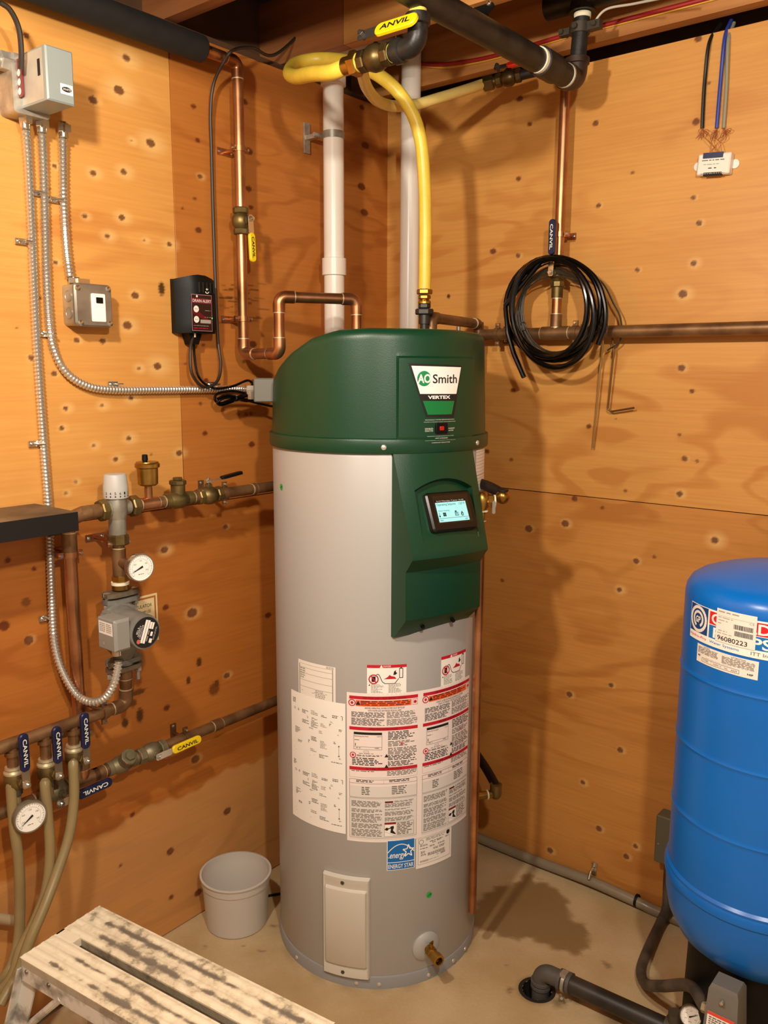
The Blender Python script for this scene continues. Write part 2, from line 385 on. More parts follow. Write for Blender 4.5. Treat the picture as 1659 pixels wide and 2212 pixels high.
def sheet(wall, a0, a1, z0, z1, m, parent, kn, st, step=0.0037):
    """one plywood sheet 18 mm thick; a runs along the wall"""
    na = int((a1-a0)/step)+1; nz = int((z1-z0)/step)+1
    A, Z = np.meshgrid(np.linspace(a0, a1, na), np.linspace(z0, z1, nz), indexing='ij')
    P = np.zeros((na*nz, 3), np.float32); ax = 1 if wall == 'L' else 0; hitf = LW if wall == 'L' else RW
    P[:, ax] = A.ravel(); P[:, 2] = Z.ravel()
    idx = np.arange(na*nz).reshape(na, nz)
    q = np.stack([idx[:-1, :-1], idx[1:, :-1], idx[1:, 1:], idx[:-1, 1:]], -1).reshape(-1, 4)
    if wall == 'R': pass
    # edges and back
    s = -0.018 if wall == 'L' else 0.018; off = 0 if wall == 'L' else 1
    bc = []
    for a, z in ((a0, z0), (a1, z0), (a1, z1), (a0, z1)):
        v = [0, 0, z]; v[ax] = a; v[off] = s; bc.append(v)
    nb = na*nz; P = np.vstack([P, np.array(bc, np.float32)])
    cor = [idx[0, 0], idx[-1, 0], idx[-1, -1], idx[0, -1]]
    q = np.vstack([q, [[cor[i], nb+i, nb+(i+1) % 4, cor[(i+1) % 4]] for i in range(4)], [[nb+3, nb+2, nb+1, nb]]])
    me = bpy.data.meshes.new('plywood_sheet'); me.vertices.add(len(P)); me.vertices.foreach_set('co', P.ravel())
    me.loops.add(q.size); me.loops.foreach_set('vertex_index', q.ravel().astype(np.int32))
    me.polygons.add(len(q)); me.polygons.foreach_set('loop_start', np.arange(0, q.size, 4, dtype=np.int32)); me.polygons.foreach_set('loop_total', np.full(len(q), 4, np.int32))
    me.update(calc_edges=True)
    C = np.zeros((len(P), 4), np.float32); C[:, 3] = 1; a = P[:, ax]; z = P[:, 2]
    wob = 0.0010*np.sin(a*410+z*330)+0.0007*np.sin(a*900-z*700)
    def px2m(px, py):
        c = hitf(px, py); e = hitf(px+4, py); f = hitf(px, py+4); return c, abs(e[ax]-c[ax])/4, abs(f[2]-c[2])/4
    for px, py, r, h in kn:
        c, ma, mz = px2m(px, py)
        if not (a0-.05 < c[ax] < a1+.05 and z0-.05 < c[2] < z1+.05): continue
        d = np.hypot((a-c[ax])/ma*0.9, (z-c[2])/mz)+wob*400
        C[:, 0] = np.maximum(C[:, 0], np.clip((r*1.25-d)/2.2+.5, 0, 1)*(0.85 if r > 3 else .7))
        if h: C[:, 1] = np.maximum(C[:, 1], np.clip(1.15-np.hypot((a-c[ax]-0.004)/ma/1.25, (z-c[2])/mz)/(h*1.25), 0, 1)**1.2*0.8)
        # a faint resin streak running along the grain
        C[:, 0] = np.maximum(C[:, 0], 0.22*np.clip(1-np.abs(z-c[2])/mz/2.2, 0, 1)*np.clip(1-np.abs(a-c[ax])/ma/(r*5), 0, 1))
    for px, py, ra, rz, k in st:
        c, ma, mz = px2m(px, py)
        if not (a0-.1 < c[ax] < a1+.1 and z0-.1 < c[2] < z1+.1): continue
        d = np.hypot((a-c[ax])/ma/ra, (z-c[2])/mz/max(rz, 1.5))+wob*60+.12*np.sin(z*900)
        C[:, 2] = np.maximum(C[:, 2], k*np.clip((1.15-d)/0.4, 0, 1))
    if wall == 'L' and z1 < 1.3:      # the lower half metre of this sheet carries a paler, yellower finish
        C[:, 1] = np.maximum(C[:, 1], .34*np.clip((LW(230, 1787)[2]-z+.01*np.sin(a*23)+.004*np.sin(a*90))/.012, 0, 1))
    at = me.color_attributes.new('wood', 'FLOAT_COLOR', 'POINT'); at.data.foreach_set('color', C.ravel())
    me.materials.append(m); o = bpy.data.objects.new('plywood_sheet', me); COL.objects.link(o); o.parent = parent
    return o
shaded_wood = mat('unlit framing', '#5a3a20', 0.8, noise=0.3, nscale=8)  # dark brown stands in for shade in the voids behind walls and joists
WTOP = 2.42
wl = structure(one(lambda b: b.box((-0.125, -2.0, 1.22), (0.03, 4.3, 2.44)), 'wall_left', shaded_wood), 'left wall faced with varnished knotty plywood')
wr = structure(one(lambda b: b.box((1.7, 0.125, 1.22), (3.7, 0.03, 2.44)), 'wall_right', shaded_wood), 'right wall faced with varnished knotty plywood')
g = 0.0015
sheet('L', -0.870+g, -0.0, 1.22+g, WTOP, ply_brown, wl, KN_L, ST_L)
sheet('L', -1.75, -0.870-g, 1.22+g, WTOP, ply_light, wl, KN_L, ST_L)
sheet('L', -1.75, -0.0, 0.004, 1.22-g, ply_lower, wl, KN_L, ST_L)
sheet('L', -4.1, -1.753, 0.004, WTOP, ply_light, wl, [], [], 0.2)
sheet('R', 0.0, 1.62, 1.22+g, WTOP, ply_right, wr, KN_R, ST_R)
sheet('R', 0.0, 1.62, 0.004, 1.22-g, ply_right2, wr, KN_R, ST_R)
sheet('R', 1.623, 3.5, 0.004, WTOP, ply_right, wr, [], [], 0.2)
plaster = mat('pale wallboard', '#b9bcbe', .8, noise=.08, nscale=3)
structure(one(lambda b: b.box((3.55, -2.05, 1.22), (0.04, 4.2, 2.44)), 'wall_back', plaster), 'pale plain wall behind the viewer')
structure(one(lambda b: b.box((1.75, -4.12, 1.22), (3.6, 0.04, 2.44)), 'wall_side', plaster), 'pale plain wall behind the viewer')

# ---- ceiling: subfloor, joists 16 inches apart running along the right wall
subf = mat('subfloor boards', '#6e4a2c', 0.8, noise=0.35, nscale=4, stretch=(1, 8, 8))
lumber = mat('joist lumber', '#c98c4c', 0.6, color2='#a2662e', nscale=3.0, stretch=(0.6, 8, 8), bump=0.1, bscale=30)
lumber_d = mat('joist lumber brown', '#a8683a', 0.6, color2='#844c26', nscale=3.0, stretch=(0.6, 8, 8), bump=0.1, bscale=30)
ce = structure(one(lambda b: b.box((1.7, -2.0, 2.70), (3.9, 4.4, 0.02)), 'ceiling', subf), 'open ceiling of dark subfloor and joists')
JB = 2.446
def joist(x0, x1, y0, m=lumber):
    b = MB(); b.box(((x0+x1)/2, y0+0.019, JB+0.1175+.004), (x1-x0, 0.038, 0.235)); return b.build('joist', m, ce)
for k in range(0, 10):
    y0 = -0.044-0.406*k
    if k == 1: joist(-0.13, 0.205, y0, lumber_d); joist(0.2075, 3.5, y0, lumber)
    else: joist(-0.13, 3.5, y0, lumber if k == 0 else lumber_d)
one(lambda b: b.box((-0.135, -2.0, 2.56), (0.03, 4.3, 0.26)), 'rim_board', shaded_wood, ce)
one(lambda b: b.box((1.7, 0.135, 2.56), (3.7, 0.03, 0.26)), 'rim_board', shaded_wood, ce)
one(lambda b: b.box((-0.066, -2.0, 2.425), (0.09, 4.2, 0.038)), 'top_plate', shaded_wood, ce)
one(lambda b: b.box((1.7, 0.068, 2.39), (3.6, 0.09, 0.038)), 'top_plate', shaded_wood, ce)
insul = mat('dark insulation', '#3c3a36', 0.9, noise=0.3, nscale=12, bump=0.4, bscale=20)
for k in (0, 1, 2):
    y0 = -0.044-0.406*k
    one(lambda b: b.box((0.35, y0-0.184, 2.655), (0.9, 0.36, 0.06)), 'insulation_batt', insul, ce)

# ---- concrete floor with a drain hole and a damp patch
DR = FL(1160, 2138); DRR = 0.041
def floor_mesh():
    st = 0.0075; X = np.arange(-0.02, 1.95, st); Y = np.arange(-1.75, 0.02, st); nx, ny = len(X), len(Y)
    A, B = np.meshgrid(X, Y, indexing='ij'); P = np.zeros((nx*ny, 3), np.float32); P[:, 0] = A.ravel(); P[:, 1] = B.ravel()
    idx = np.arange(nx*ny).reshape(nx, ny); q = np.stack([idx[:-1, :-1], idx[1:, :-1], idx[1:, 1:], idx[:-1, 1:]], -1).reshape(-1, 4)
    cen = P[q].mean(1); q = q[np.hypot(cen[:, 0]-DR[0], cen[:, 1]-DR[1]) > DRR-0.001]
    big = np.array([(-0.2, -4.2, 0), (3.6, -4.2, 0), (3.6, Y[0], 0), (-0.2, Y[0], 0), (X[-1], Y[0], 0), (3.6, 0.2, 0), (X[-1], 0.2, 0), (X[-1], Y[-1], 0), (-.2, Y[-1], 0), (X[0], Y[0], 0), (X[0], Y[-1], 0), (-.2, .2, 0)], np.float32)
    n0 = len(P); P = np.vstack([P, big])
    q = np.vstack([q, [[n0, n0+1, n0+2, n0+3], [n0+4, n0+2, n0+5, n0+6], [n0+8, n0+7, n0+6, n0+11], [n0+3, n0+9, n0+10, n0+8]]])
    me = bpy.data.meshes.new('floor'); me.vertices.add(len(P)); me.vertices.foreach_set('co', P.ravel())
    me.loops.add(q.size); me.loops.foreach_set('vertex_index', q.ravel().astype(np.int32)); me.polygons.add(len(q))
    me.polygons.foreach_set('loop_start', np.arange(0, q.size, 4, dtype=np.int32)); me.polygons.foreach_set('loop_total', np.full(len(q), 4, np.int32)); me.update(calc_edges=True)
    # damp patch outline traced on the floor plane
    z7 = [(20,640),(130,655),(250,700),(370,702),(500,755),(640,790),(700,720),(660,620),(590,600),(570,500),(545,460),(470,400),(400,395),(355,330),(300,390),(180,420),(100,470),(50,540)]
    poly = np.array([FL(1000+a*.3972, 1750+b*.3972)[:2] for a, b in z7]); x, y = P[:, 0].copy(), P[:, 1].copy()
    x += .006*np.sin(y*120)+.003*np.sin(y*310+x*200); y += .006*np.sin(x*130)
    ins = np.zeros(len(P), bool); dmin = np.full(len(P), 9.0)
    for (x0, y0), (x1, y1) in zip(poly, np.roll(poly, -1, 0)):
        c = ((y0 > y) != (y1 > y)) & (x < (x1-x0)*(y-y0)/(y1-y0+1e-12)+x0); ins ^= c
        t = np.clip(((x-x0)*(x1-x0)+(y-y0)*(y1-y0))/((x1-x0)**2+(y1-y0)**2), 0, 1); dmin = np.minimum(dmin, np.hypot(x-x0-t*(x1-x0), y-y0-t*(y1-y0)))
    wet = np.clip(np.where(ins, 0.5+dmin/0.02, 0.5-dmin/0.012), 0, 1)
    dirt_and_rings = np.zeros(len(P))
    for px, py, r in [(1166,1897,.006),(1314,2084,.012),(1090,2087,.005),(1210,2165,.02),(1280,2150,.03),(440,2045,.006),(532,2046,.005),(568,2052,.006),(595,2000,.008),(1367,1981,.004),(1104,2140,.01),(1420,2130,.035),(1330,2195,.04),(1240,2155,.018)]:
        c = FL(px, py); dirt_and_rings = np.maximum(dirt_and_rings, .8*np.clip(1.4-np.hypot(x-c[0], y-c[1])/r, 0, 1))
    d = np.hypot(P[:, 0]-HC[0], P[:, 1]-HC[1])-HR; dirt_and_rings = np.maximum(dirt_and_rings, .35*np.clip(1-d/0.03, 0, 1)*(0.5+.5*np.sin(x*60+y*45)))  # patchy darker ring on the floor around the heater foot
    d = np.hypot(P[:, 0]-DR[0], P[:, 1]-DR[1])-DRR; dirt_and_rings = np.maximum(dirt_and_rings, .7*np.clip(1-d/0.02, 0, 1))  # darker ring on the floor around the drain hole
    C = np.zeros((len(P), 4), np.float32); C[:, 0] = wet; C[:, 1] = dirt_and_rings; C[:, 3] = 1
    me.color_attributes.new('marks', 'FLOAT_COLOR', 'POINT').data.foreach_set('color', C.ravel())
    return me
def concrete():
    m = bpy.data.materials.new('concrete'); m.use_nodes = True; nt = m.node_tree; N = nt.nodes.new; Lk = nt.links.new; b = nt.nodes['Principled BSDF']
    tc = N('ShaderNodeTexCoord'); n1 = N('ShaderNodeTexNoise'); n1.inputs['Scale'].default_value = 5; n1.inputs['Detail'].default_value = 6; Lk(tc.outputs['Object'], n1.inputs['Vector'])
    n2 = N('ShaderNodeTexNoise'); n2.inputs['Scale'].default_value = 130; n2.inputs['Detail'].default_value = 4; Lk(tc.outputs['Object'], n2.inputs['Vector'])
    r = N('ShaderNodeValToRGB'); r.color_ramp.elements[0].position = .3; r.color_ramp.elements[1].position = .7
    r.color_ramp.elements[0].color = (*lin('#b39668'), 1); r.color_ramp.elements[1].color = (*lin('#cdb48c'), 1); Lk(n1.outputs['Fac'], r.inputs['Fac'])
    at = N('ShaderNodeAttribute'); at.attribute_name = 'marks'; sp = N('ShaderNodeSeparateColor'); Lk(at.outputs['Color'], sp.inputs[0])
    def over(prev, fac, col, k):
        ml = N('ShaderNodeMath'); ml.operation = 'MULTIPLY'; ml.inputs[1].default_value = k; Lk(fac, ml.inputs[0])
        x = N('ShaderNodeMix'); x.data_type = 'RGBA'; Lk(prev, x.inputs[6]); x.inputs[7].default_value = (*lin(col), 1); Lk(ml.outputs[0], x.inputs[0]); return x.outputs[2]
    c = over(r.outputs['Color'], n2.outputs['Fac'], '#8e7650', .3)
    c = over(c, sp.outputs[0], '#7c5f38', .82); c = over(c, sp.outputs[1], '#4a3822', .8); Lk(c, b.inputs['Base Color'])
    mr = N('ShaderNodeMapRange'); mr.inputs[3].default_value = .75; mr.inputs[4].default_value = .5; Lk(sp.outputs[0], mr.inputs[0]); Lk(mr.outputs[0], b.inputs['Roughness'])
    bp = N('ShaderNodeBump'); bp.inputs['Strength'].default_value = .25; bp.inputs['Distance'].default_value = .002; Lk(n2.outputs['Fac'], bp.inputs['Height']); Lk(bp.outputs['Normal'], b.inputs['Normal'])
    return m
conc = concrete()
fm = floor_mesh(); fm.materials.append(conc); fl = bpy.data.objects.new('floor', fm); COL.objects.link(fl); structure(fl, 'bare beige concrete floor with a damp patch')
ROOT['floor'] = V(0, 0, 0)
drain_dark = mat('drain inside', '#1c1712', 0.7)  # near-black brown for the drain well and its rim
b = MB(); b.lathe(DR+V(0, 0, -0.12), (0, 0, 1), [(0, DRR-.002), (0.1205, DRR-.002)], 32, cap=False); b.lathe(DR+V(0, 0, -0.12), (0, 0, 1), [(0, 0.001), (0, DRR)], 32, cap=False)
b.lathe(DR, (0, 0, 1), [(0.0006, DRR-.003), (0.0012, DRR), (0.0003, DRR+0.007)], 32, cap=False)
b.build('drain_well', drain_dark, fl)

# ================================================================== WATER HEATER
def cyl_hit(px, py, c, R):
    d = _ray(px, py); o = CAMP; A = d[0]**2+d[1]**2; Bq = 2*(d[0]*(o[0]-c[0])+d[1]*(o[1]-c[1])); C = (o[0]-c[0])**2+(o[1]-c[1])**2-R*R
    t = (-Bq-math.sqrt(max(Bq*Bq-4*A*C, 0)))/(2*A); P = o+t*d; return math.atan2(P[1]-c[1], P[0]-c[0]), P[2]
jacket = mat('jacket enamel', '#b0aeaa', 0.42, 0.1, rvar=0.04, nscale=4)
jacket2 = mat('base ring enamel', '#98999a', 0.45, 0.1)
green = mat('green plastic', '#0b3c24', 0.38, bump=0.12, bscale=500)
screwm = mat('screw head', '#d8d2c6', 0.3, 0.6)
heater = thing('water_heater', (HC[0], HC[1], 0), 'tall grey cylindrical gas water heater with dark green hood and control panel', 'water heater')
cz = V(HC[0], HC[1], 0)
one(lambda b: b.lathe(cz, (0, 0, 1), [(0.034, HR-.002), (0.038, HR), (1.385, HR), (1.394, HR-.004), (1.396, .2)], 128, cap=False), 'jacket', jacket, heater)
one(lambda b: b.lathe(cz, (0, 0, 1), [(0.0, .2), (0.0, HR+.002), (0.030, HR+.0025), (0.034, HR+.001), (0.036, HR-.004)], 128, cap=False), 'base_ring', jacket2, heater)
for px, py in [(641,2070),(770,2130),(819,2131),(926,2107),(979,2083),(1004,2056)]:
    th, z = cyl_hit(px, py, HC, HR+.002); n = V(math.cos(th), math.sin(th), 0); z = 0.014
    one(lambda b: b.lathe(cz+n*(HR+.0018)+V(0, 0, z), n, [(0, .006), (.002, .0055), (.0035, .003)], 12), 'screw', screwm, heater)
# hood
RX = V(math.cos(YAW), math.sin(YAW))
fu = ([-.29, -.2746, -.265, -.256, -.238, -.207, -.158, -.097, -.023, .2, .26, .29], [1.46, 1.493, 1.545, 1.576, 1.602, 1.631, 1.661, 1.677, 1.681, 1.681, 1.678, 1.672])
def ftop(x, y): return float(np.interp((x)*RX[0]+(y)*RX[1], *fu))
P0, P1, PZ = math.radians(-42), math.radians(3), 1.616
def sst(x): x = min(max(x, 0), 1); return x*x*(3-2*x)
angs = sorted(set([2*PI*k/150-PI for k in range(150)]+[P0+math.radians(d) for d in (-.9, -.45, 0, .45, .9)]+[P1+math.radians(d) for d in (-.9, 0, .9)]))
G = []
for a in angs:
    ca, sa = math.cos(a), math.sin(a); row = []
    def add(R, z): row.append(V(HC[0]+R*ca, HC[1]+R*sa, z))
    def Rz(z):
        base = 0.2795-0.0075*min(max((z-1.43)/.23, 0), 1)
        k = sst((a-P0)/math.radians(.9)+.5)*sst((P1-a)/math.radians(.9)+.5)*sst((PZ-z)/.006+.5)
        return base+(0.2868-base)*k
    add(.270, 1.394); add(.2855, 1.394); add(.287, 1.397); add(.287, 1.423); add(.2858, 1.4265); add(Rz(1.429), 1.429)
    zt = ftop(.262*ca, .262*sa); rr = 0.022; zs = zt-rr
    for k in range(1, 46): z = 1.429+(zs-1.429)*k/45; add(Rz(z), z)
    R0 = Rz(zs)
    for k in range(1, 7): f = PI/2*k/6; add(R0-rr*(1-math.cos(f)), zs+rr*math.sin(f))
    for k in range(1, 12):
        R = (R0-rr)*(1-k/11.0); R = max(R, 0.0005); f = (R/.262); zz = ftop(R*ca, R*sa); add(R, min(zz, zt) if k < 2 else zz)
    G.append(row)
b = MB(); b.grid(G, closed=True); b.build('hood', green, heater, sharp=30)
for px, py in [(829, 967), (1031, 956)]:
    th, z = cyl_hit(px, py, HC, .287); n = V(math.cos(th), math.sin(th), 0)
    one(lambda b: b.lathe(cz+n*.2868+V(0, 0, 1.409), n, [(0, .0065), (.002, .0062), (.0035, .004)], 16), 'screw', screwm, heater)
# badge on the hood
BR = 0.2872; BT, BZ = cyl_hit(940, 845, HC, BR)
bp_ = Print(around(HC, BR, BT, BZ), 0.006)
def buv(px, py): t, z = cyl_hit(px, py, HC, BR); return (t-BT)*BR, z-BZ
gbadge = mat('badge green', '#0c7a3c', 0.35); gcirc = mat('logo green', '#1d8a55', 0.4)
b8 = lambda x, y: buv(860+x*.1085, 770+y*.1085)
bp_.poly([b8(200, 130), b8(555, 1205), b8(1105, 1215), b8(1260, 185), b8(820, 160)], ink)
wtl, wtr, wbr, wbl = b8(262, 185), b8(1248, 215), b8(1155, 745), b8(435, 745)
bp_.poly([wtl, wbl, wbr, wtr], paperw, .0004)
gtl, gtr, gbr, gbl = b8(490, 885), b8(1115, 885), b8(1062, 1150), b8(588, 1160)
bp_.poly([gtl, gbl, gbr, gtr], gbadge, .0004)
cu, cv = b8(515, 440); e = b8(650, 440)[0]-cu
bp_.disc(cu, cv, abs(e), gcirc, .0008, 36)
a0 = b8(385, 530); a1 = b8(520, 355); bp_.text('A', a0[0], a0[1], a1[0], a1[1], paperw, .0012, bold=.03)
o0 = b8(510, 530); o1 = b8(650, 350); bp_.text('O', o0[0], o0[1], o1[0], o1[1], paperw, .0012, bold=.03)
s0 = b8(685, 535); s1 = b8(1165, 355); bp_.text('Smith', s0[0], s0[1], s1[0], s1[1], ink, .0008, bold=.012)
v0 = b8(590, 848); v1 = b8(1035, 775); bp_.text('VERTEX', v0[0], v0[1], v1[0], v1[1], paperw, .0006, bold=.035)
bo = bp_.build('badge', heater, 'keystone badge reading AO Smith VERTEX')
wtxt = mat('white print', '#e6eadc', 0.5)
hp = Print(around(HC, BR, BT, BZ), 0.006)
def htext(t, x0, y0, x1, y1): a = b8(x0, y1); c = b8(x1, y0); hp.text(t, a[0], a[1], c[0], c[1], wtxt)
htext('DISCONNECT POWER BEFORE SERVICING', 535, 1240, 1115, 1275); htext('COUPER LE COURANT AVANT TOUTE REPARATION', 512, 1282, 1138, 1315)
htext('DISABLED', 535, 1422, 695, 1458); htext('DESACTIVE', 535, 1465, 695, 1500); htext('ENABLED', 1000, 1412, 1122, 1442); htext('ACTIVE', 1000, 1455, 1096, 1485)
htext('WARNING: POWER REMAINS ON WHEN', 575, 1565, 1105, 1600); htext('UNIT IS DISABLED', 740, 1608, 985, 1640); htext('AVERTISSEMENT: LE COURANT RESTE QUAND', 535, 1648, 1140, 1685); htext("L'UNITE EST DESACTIVEE", 670, 1692, 1030, 1728)
hp.build('hood_lettering', heater, 'small white warning lettering')
st_, sz_ = cyl_hit(953, 925, HC, BR); sn = V(math.cos(st_), math.sin(st_), 0); stg = V(-math.sin(st_), math.cos(st_), 0)
sw = one(lambda b: b.rbox(cz+sn*(BR+.001)+V(0, 0, sz_), (.033, .025, .006), .003, (stg, V(0, 0, 1), sn), bev=.001), 'power_switch', blackp, heater)
one(lambda b: b.rbox(cz+sn*(BR+.0045)+V(0, 0, sz_)-stg*.001, (.012, .010, .004), .002, (stg, V(0, 0, 1), sn), bev=.001), 'rocker', mat('red rocker', '#b01810', 0.3, emit=0.08), sw)

# control panel: frame a outward, bb to the right, z up
PT = math.radians(-20); PN = V(math.cos(PT), math.sin(PT), 0); PTG = V(-math.sin(PT), math.cos(PT), 0); HW = 0.115
A0, Z0, A1, Z1 = 0.259, 1.394, 0.339, 1.160
SL = math.hypot(A1-A0, Z1-Z0); sd = V(0, 0, 0)+PN*((A1-A0)/SL)+V(0, 0, (Z1-Z0)/SL); fn_ = unit(np.cross(PTG, -sd))
if np.dot(fn_, PN) < 0: fn_ = -fn_
FO = cz+PN*A0+V(0, 0, Z0)
def pan(px, py):
    d = _ray(px, py); t = np.dot(FO-CAMP, fn_)/np.dot(d, fn_); P = CAMP+t*d-FO; return float(np.dot(P, PTG)), float(np.dot(P, sd))
def bulge(bb, t=1.0): return (0.024*(1-t)+0.010*t)*(1-(bb/HW)**2)
def skew(bb, s): return -0.085*bb*s
rL, _ = pan(897, 1100); rR, _ = pan(1026, 1110); rc, sa_ = pan(965, 1036); _, sb_ = pan(975, 1166); _, sl_ = pan(897, 1061)
def s_arch(bb):
    t = (bb-rL)/(rR-rL)*2-1; return sa_+(sl_-sa_)*min(t*t, 1)
cols = sorted([-HW+2*HW*k/24 for k in range(25)]+[rL-.0012, rL, rR, rR+.0012])
G = []
for bb in cols:
    inside = rL <= bb <= rR; row = []; sa = s_arch(min(max(bb, rL), rR))
    def put(s, dep=0):
        q = FO+PTG*bb+sd*s+fn_*(bulge(bb, s/SL)+skew(bb, s/SL)-dep); need = math.sqrt(HR*HR-bb*bb)+.004+.05*min(s, .03)-np.dot(q-cz, PN)
        row.append(q+PN*max(0, need))
    D = .017
    for k in range(7): put(sa*k/6)
    put(sa+.002, D if inside else 0)
    for k in range(1, 11):
        t = k/10; put(sa+.002+(sb_-sa-.002)*t, D*(1-t)**1.0 if inside else 0)
    for k in range(1, 5): put(sb_+(SL-.004-sb_)*k/4)
    # rounded lower edge, underside, lower face, bottom bevel
    def pz(a, z, kk=1.0): row.append(cz+PN*(a+bulge(bb)*kk+skew(bb, 1)*.85)+PTG*bb+V(0, 0, z))
    pz(A1-.001, Z1-.004); pz(A1-.006, Z1-.009); pz(.309, 1.122); pz(.309, 1.118); pz(.3105, 1.008); pz(.309, 1.004); pz(.258, .955+.004*bb/HW)
    G.append(row)
# side walls back to the jacket
def side(row, bb):
    out = []
    for q in row: a = math.sqrt(max((HR-.003)**2-bb*bb, 0)); out.append(cz+PN*min(a, np.dot(q-cz, PN))+PTG*bb+V(0, 0, q[2]))
    return out
G = [side(G[0], -HW)]+G+[side(G[-1], HW)]
b = MB(); b.grid(G); b.build('control_panel', green, heater, sharp=28)
for px, py in [(914, 1352), (980, 1338)]:
    t, z = cyl_hit(px, py, HC, HR+.025); n = V(math.cos(t), math.sin(t), -.6); n = unit(n)
    one(lambda b: b.lathe(cz+V(math.cos(t), math.sin(t), 0)*(HR+.018)+V(0, 0, z), n, [(0, .005), (.009, .005), (.0105, .003)], 12), 'screw', blackp, heater)
# display
c4 = [pan(*q) for q in ((911, 1069), (1010, 1059), (1026, 1143), (924, 1156))]
bc_ = np.mean([q[0] for q in c4]); sc_ = np.mean([q[1] for q in c4])
bw = (c4[1][0]+c4[2][0]-c4[0][0]-c4[3][0])/2; bh = (c4[2][1]+c4[3][1]-c4[0][1]-c4[1][1])/2
tilt = math.atan(.017/(sb_-sa_)); up = unit(-sd*math.cos(tilt)-fn_*math.sin(tilt)); dn = unit(np.cross(PTG, up)); dn = dn if np.dot(dn, fn_) > 0 else -dn
tsk = unit(PTG-fn_*.06); up2 = up; dn = unit(np.cross(tsk, up2)); dn = dn if np.dot(dn, fn_) > 0 else -dn
BC = FO+PTG*bc_+sd*sc_+fn_*(.0095)
BZL = .009
glassm = mat('display glass', '#231a16', 0.12); bez = mat('bezel plastic', '#15110e', 0.35)
dsp = one(lambda b: b.rbox(BC+dn*.000, (bw, bh, 2*BZL), .009, (tsk, up2, dn), seg=5, bev=.004), 'display_unit', bez, heater)
c4 = [pan(*q) for q in ((923, 1075), (1001, 1069), (1014, 1130), (935, 1138))]
gw = (c4[1][0]+c4[2][0]-c4[0][0]-c4[3][0])/2; gh = (c4[2][1]+c4[3][1]-c4[0][1]-c4[1][1])/2
gx = np.mean([q[0] for q in c4])-bc_; gy = -(np.mean([q[1] for q in c4])-sc_)
GC = BC+dn*(BZL+.0002)+tsk*gx+up2*gy
one(lambda b: b.box(GC, (gw, gh, .0006), (tsk, up2, dn)), 'display_glass', glassm, dsp)
c4 = [pan(*q) for q in ((929, 1091), (997, 1085), (1004, 1127), (937, 1134))]
lw_ = (c4[1][0]+c4[2][0]-c4[0][0]-c4[3][0])/2; lh = (c4[2][1]+c4[3][1]-c4[0][1]-c4[1][1])/2
lx = np.mean([q[0] for q in c4])-bc_; ly = -(np.mean([q[1] for q in c4])-sc_)
lcd = mat('lit screen', '#9adfe6', 0.3, emit=0.42); lcdink = mat('screen ink', '#16424a', 0.4)
sp_ = Print(flat(BC+dn*(BZL+.0009)+tsk*lx+up2*ly, tsk, up2), 0.05)
sp_.rect(-lw_/2, -lh/2, lw_/2, lh/2, lcd)
sp_.rect(-lw_/2, lh/2, lw_/2, lh/2+.006, bez)
U = lambda x: -lw_/2+lw_*x
Vv = lambda y: lh/2-lh*y
sp_.text('2:15 Monday 7 June 12:45', U(.05), Vv(-.02), U(.95), Vv(-.10), wtxt, .0003)
sp_.text('Operating Setpoint', U(.03), Vv(.20), U(.66), Vv(.05), lcdink, .0003); sp_.text('125°F', U(.76), Vv(.17), U(.96), Vv(.05), lcdink, .0003)
sp_.text('Status: Heating', U(.04), Vv(.47), U(.40), Vv(.39), lcdink, .0003)
for k in range(4):
    a = math.radians(45+90*k); sp_.disc(U(.22)+.0032*math.cos(a), Vv(.62)+.0032*math.sin(a), .0026, lcdink, .0003, 12)
sp_.frame(U(.04), Vv(.74), U(.07), Vv(.52), .0006, lcdink, .0003); sp_.disc(U(.055), Vv(.70), .0022, lcdink, .0003, 12)
sp_.frame(U(.56), Vv(.74), U(.68), Vv(.55), .0008, lcdink, .0003); sp_.rect(U(.57), Vv(.54), U(.63), Vv(.47), lcdink, .0003); sp_.words(U(.57), Vv(.72), U(.68), Vv(.58), 3, lcdink, .0003, word=.002)
sp_.poly([(U(.80), Vv(.50)), (U(.755), Vv(.66)), (U(.78), Vv(.76)), (U(.83), Vv(.75)), (U(.845), Vv(.64))], lcdink, .0003); sp_.poly([(U(.80), Vv(.60)), (U(.785), Vv(.69)), (U(.805), Vv(.73)), (U(.825), Vv(.68))], lcd, .0005)
sp_.rect(U(0), Vv(.82), U(1), Vv(.805), lcdink, .0003); sp_.text('MENU', U(.04), Vv(.95), U(.14), Vv(.88), lcdink, .0003); sp_.text('HELP', U(.86), Vv(.95), U(.95), Vv(.88), lcdink, .0003)
sp_.build('screen', dsp, 'lit pale blue display')

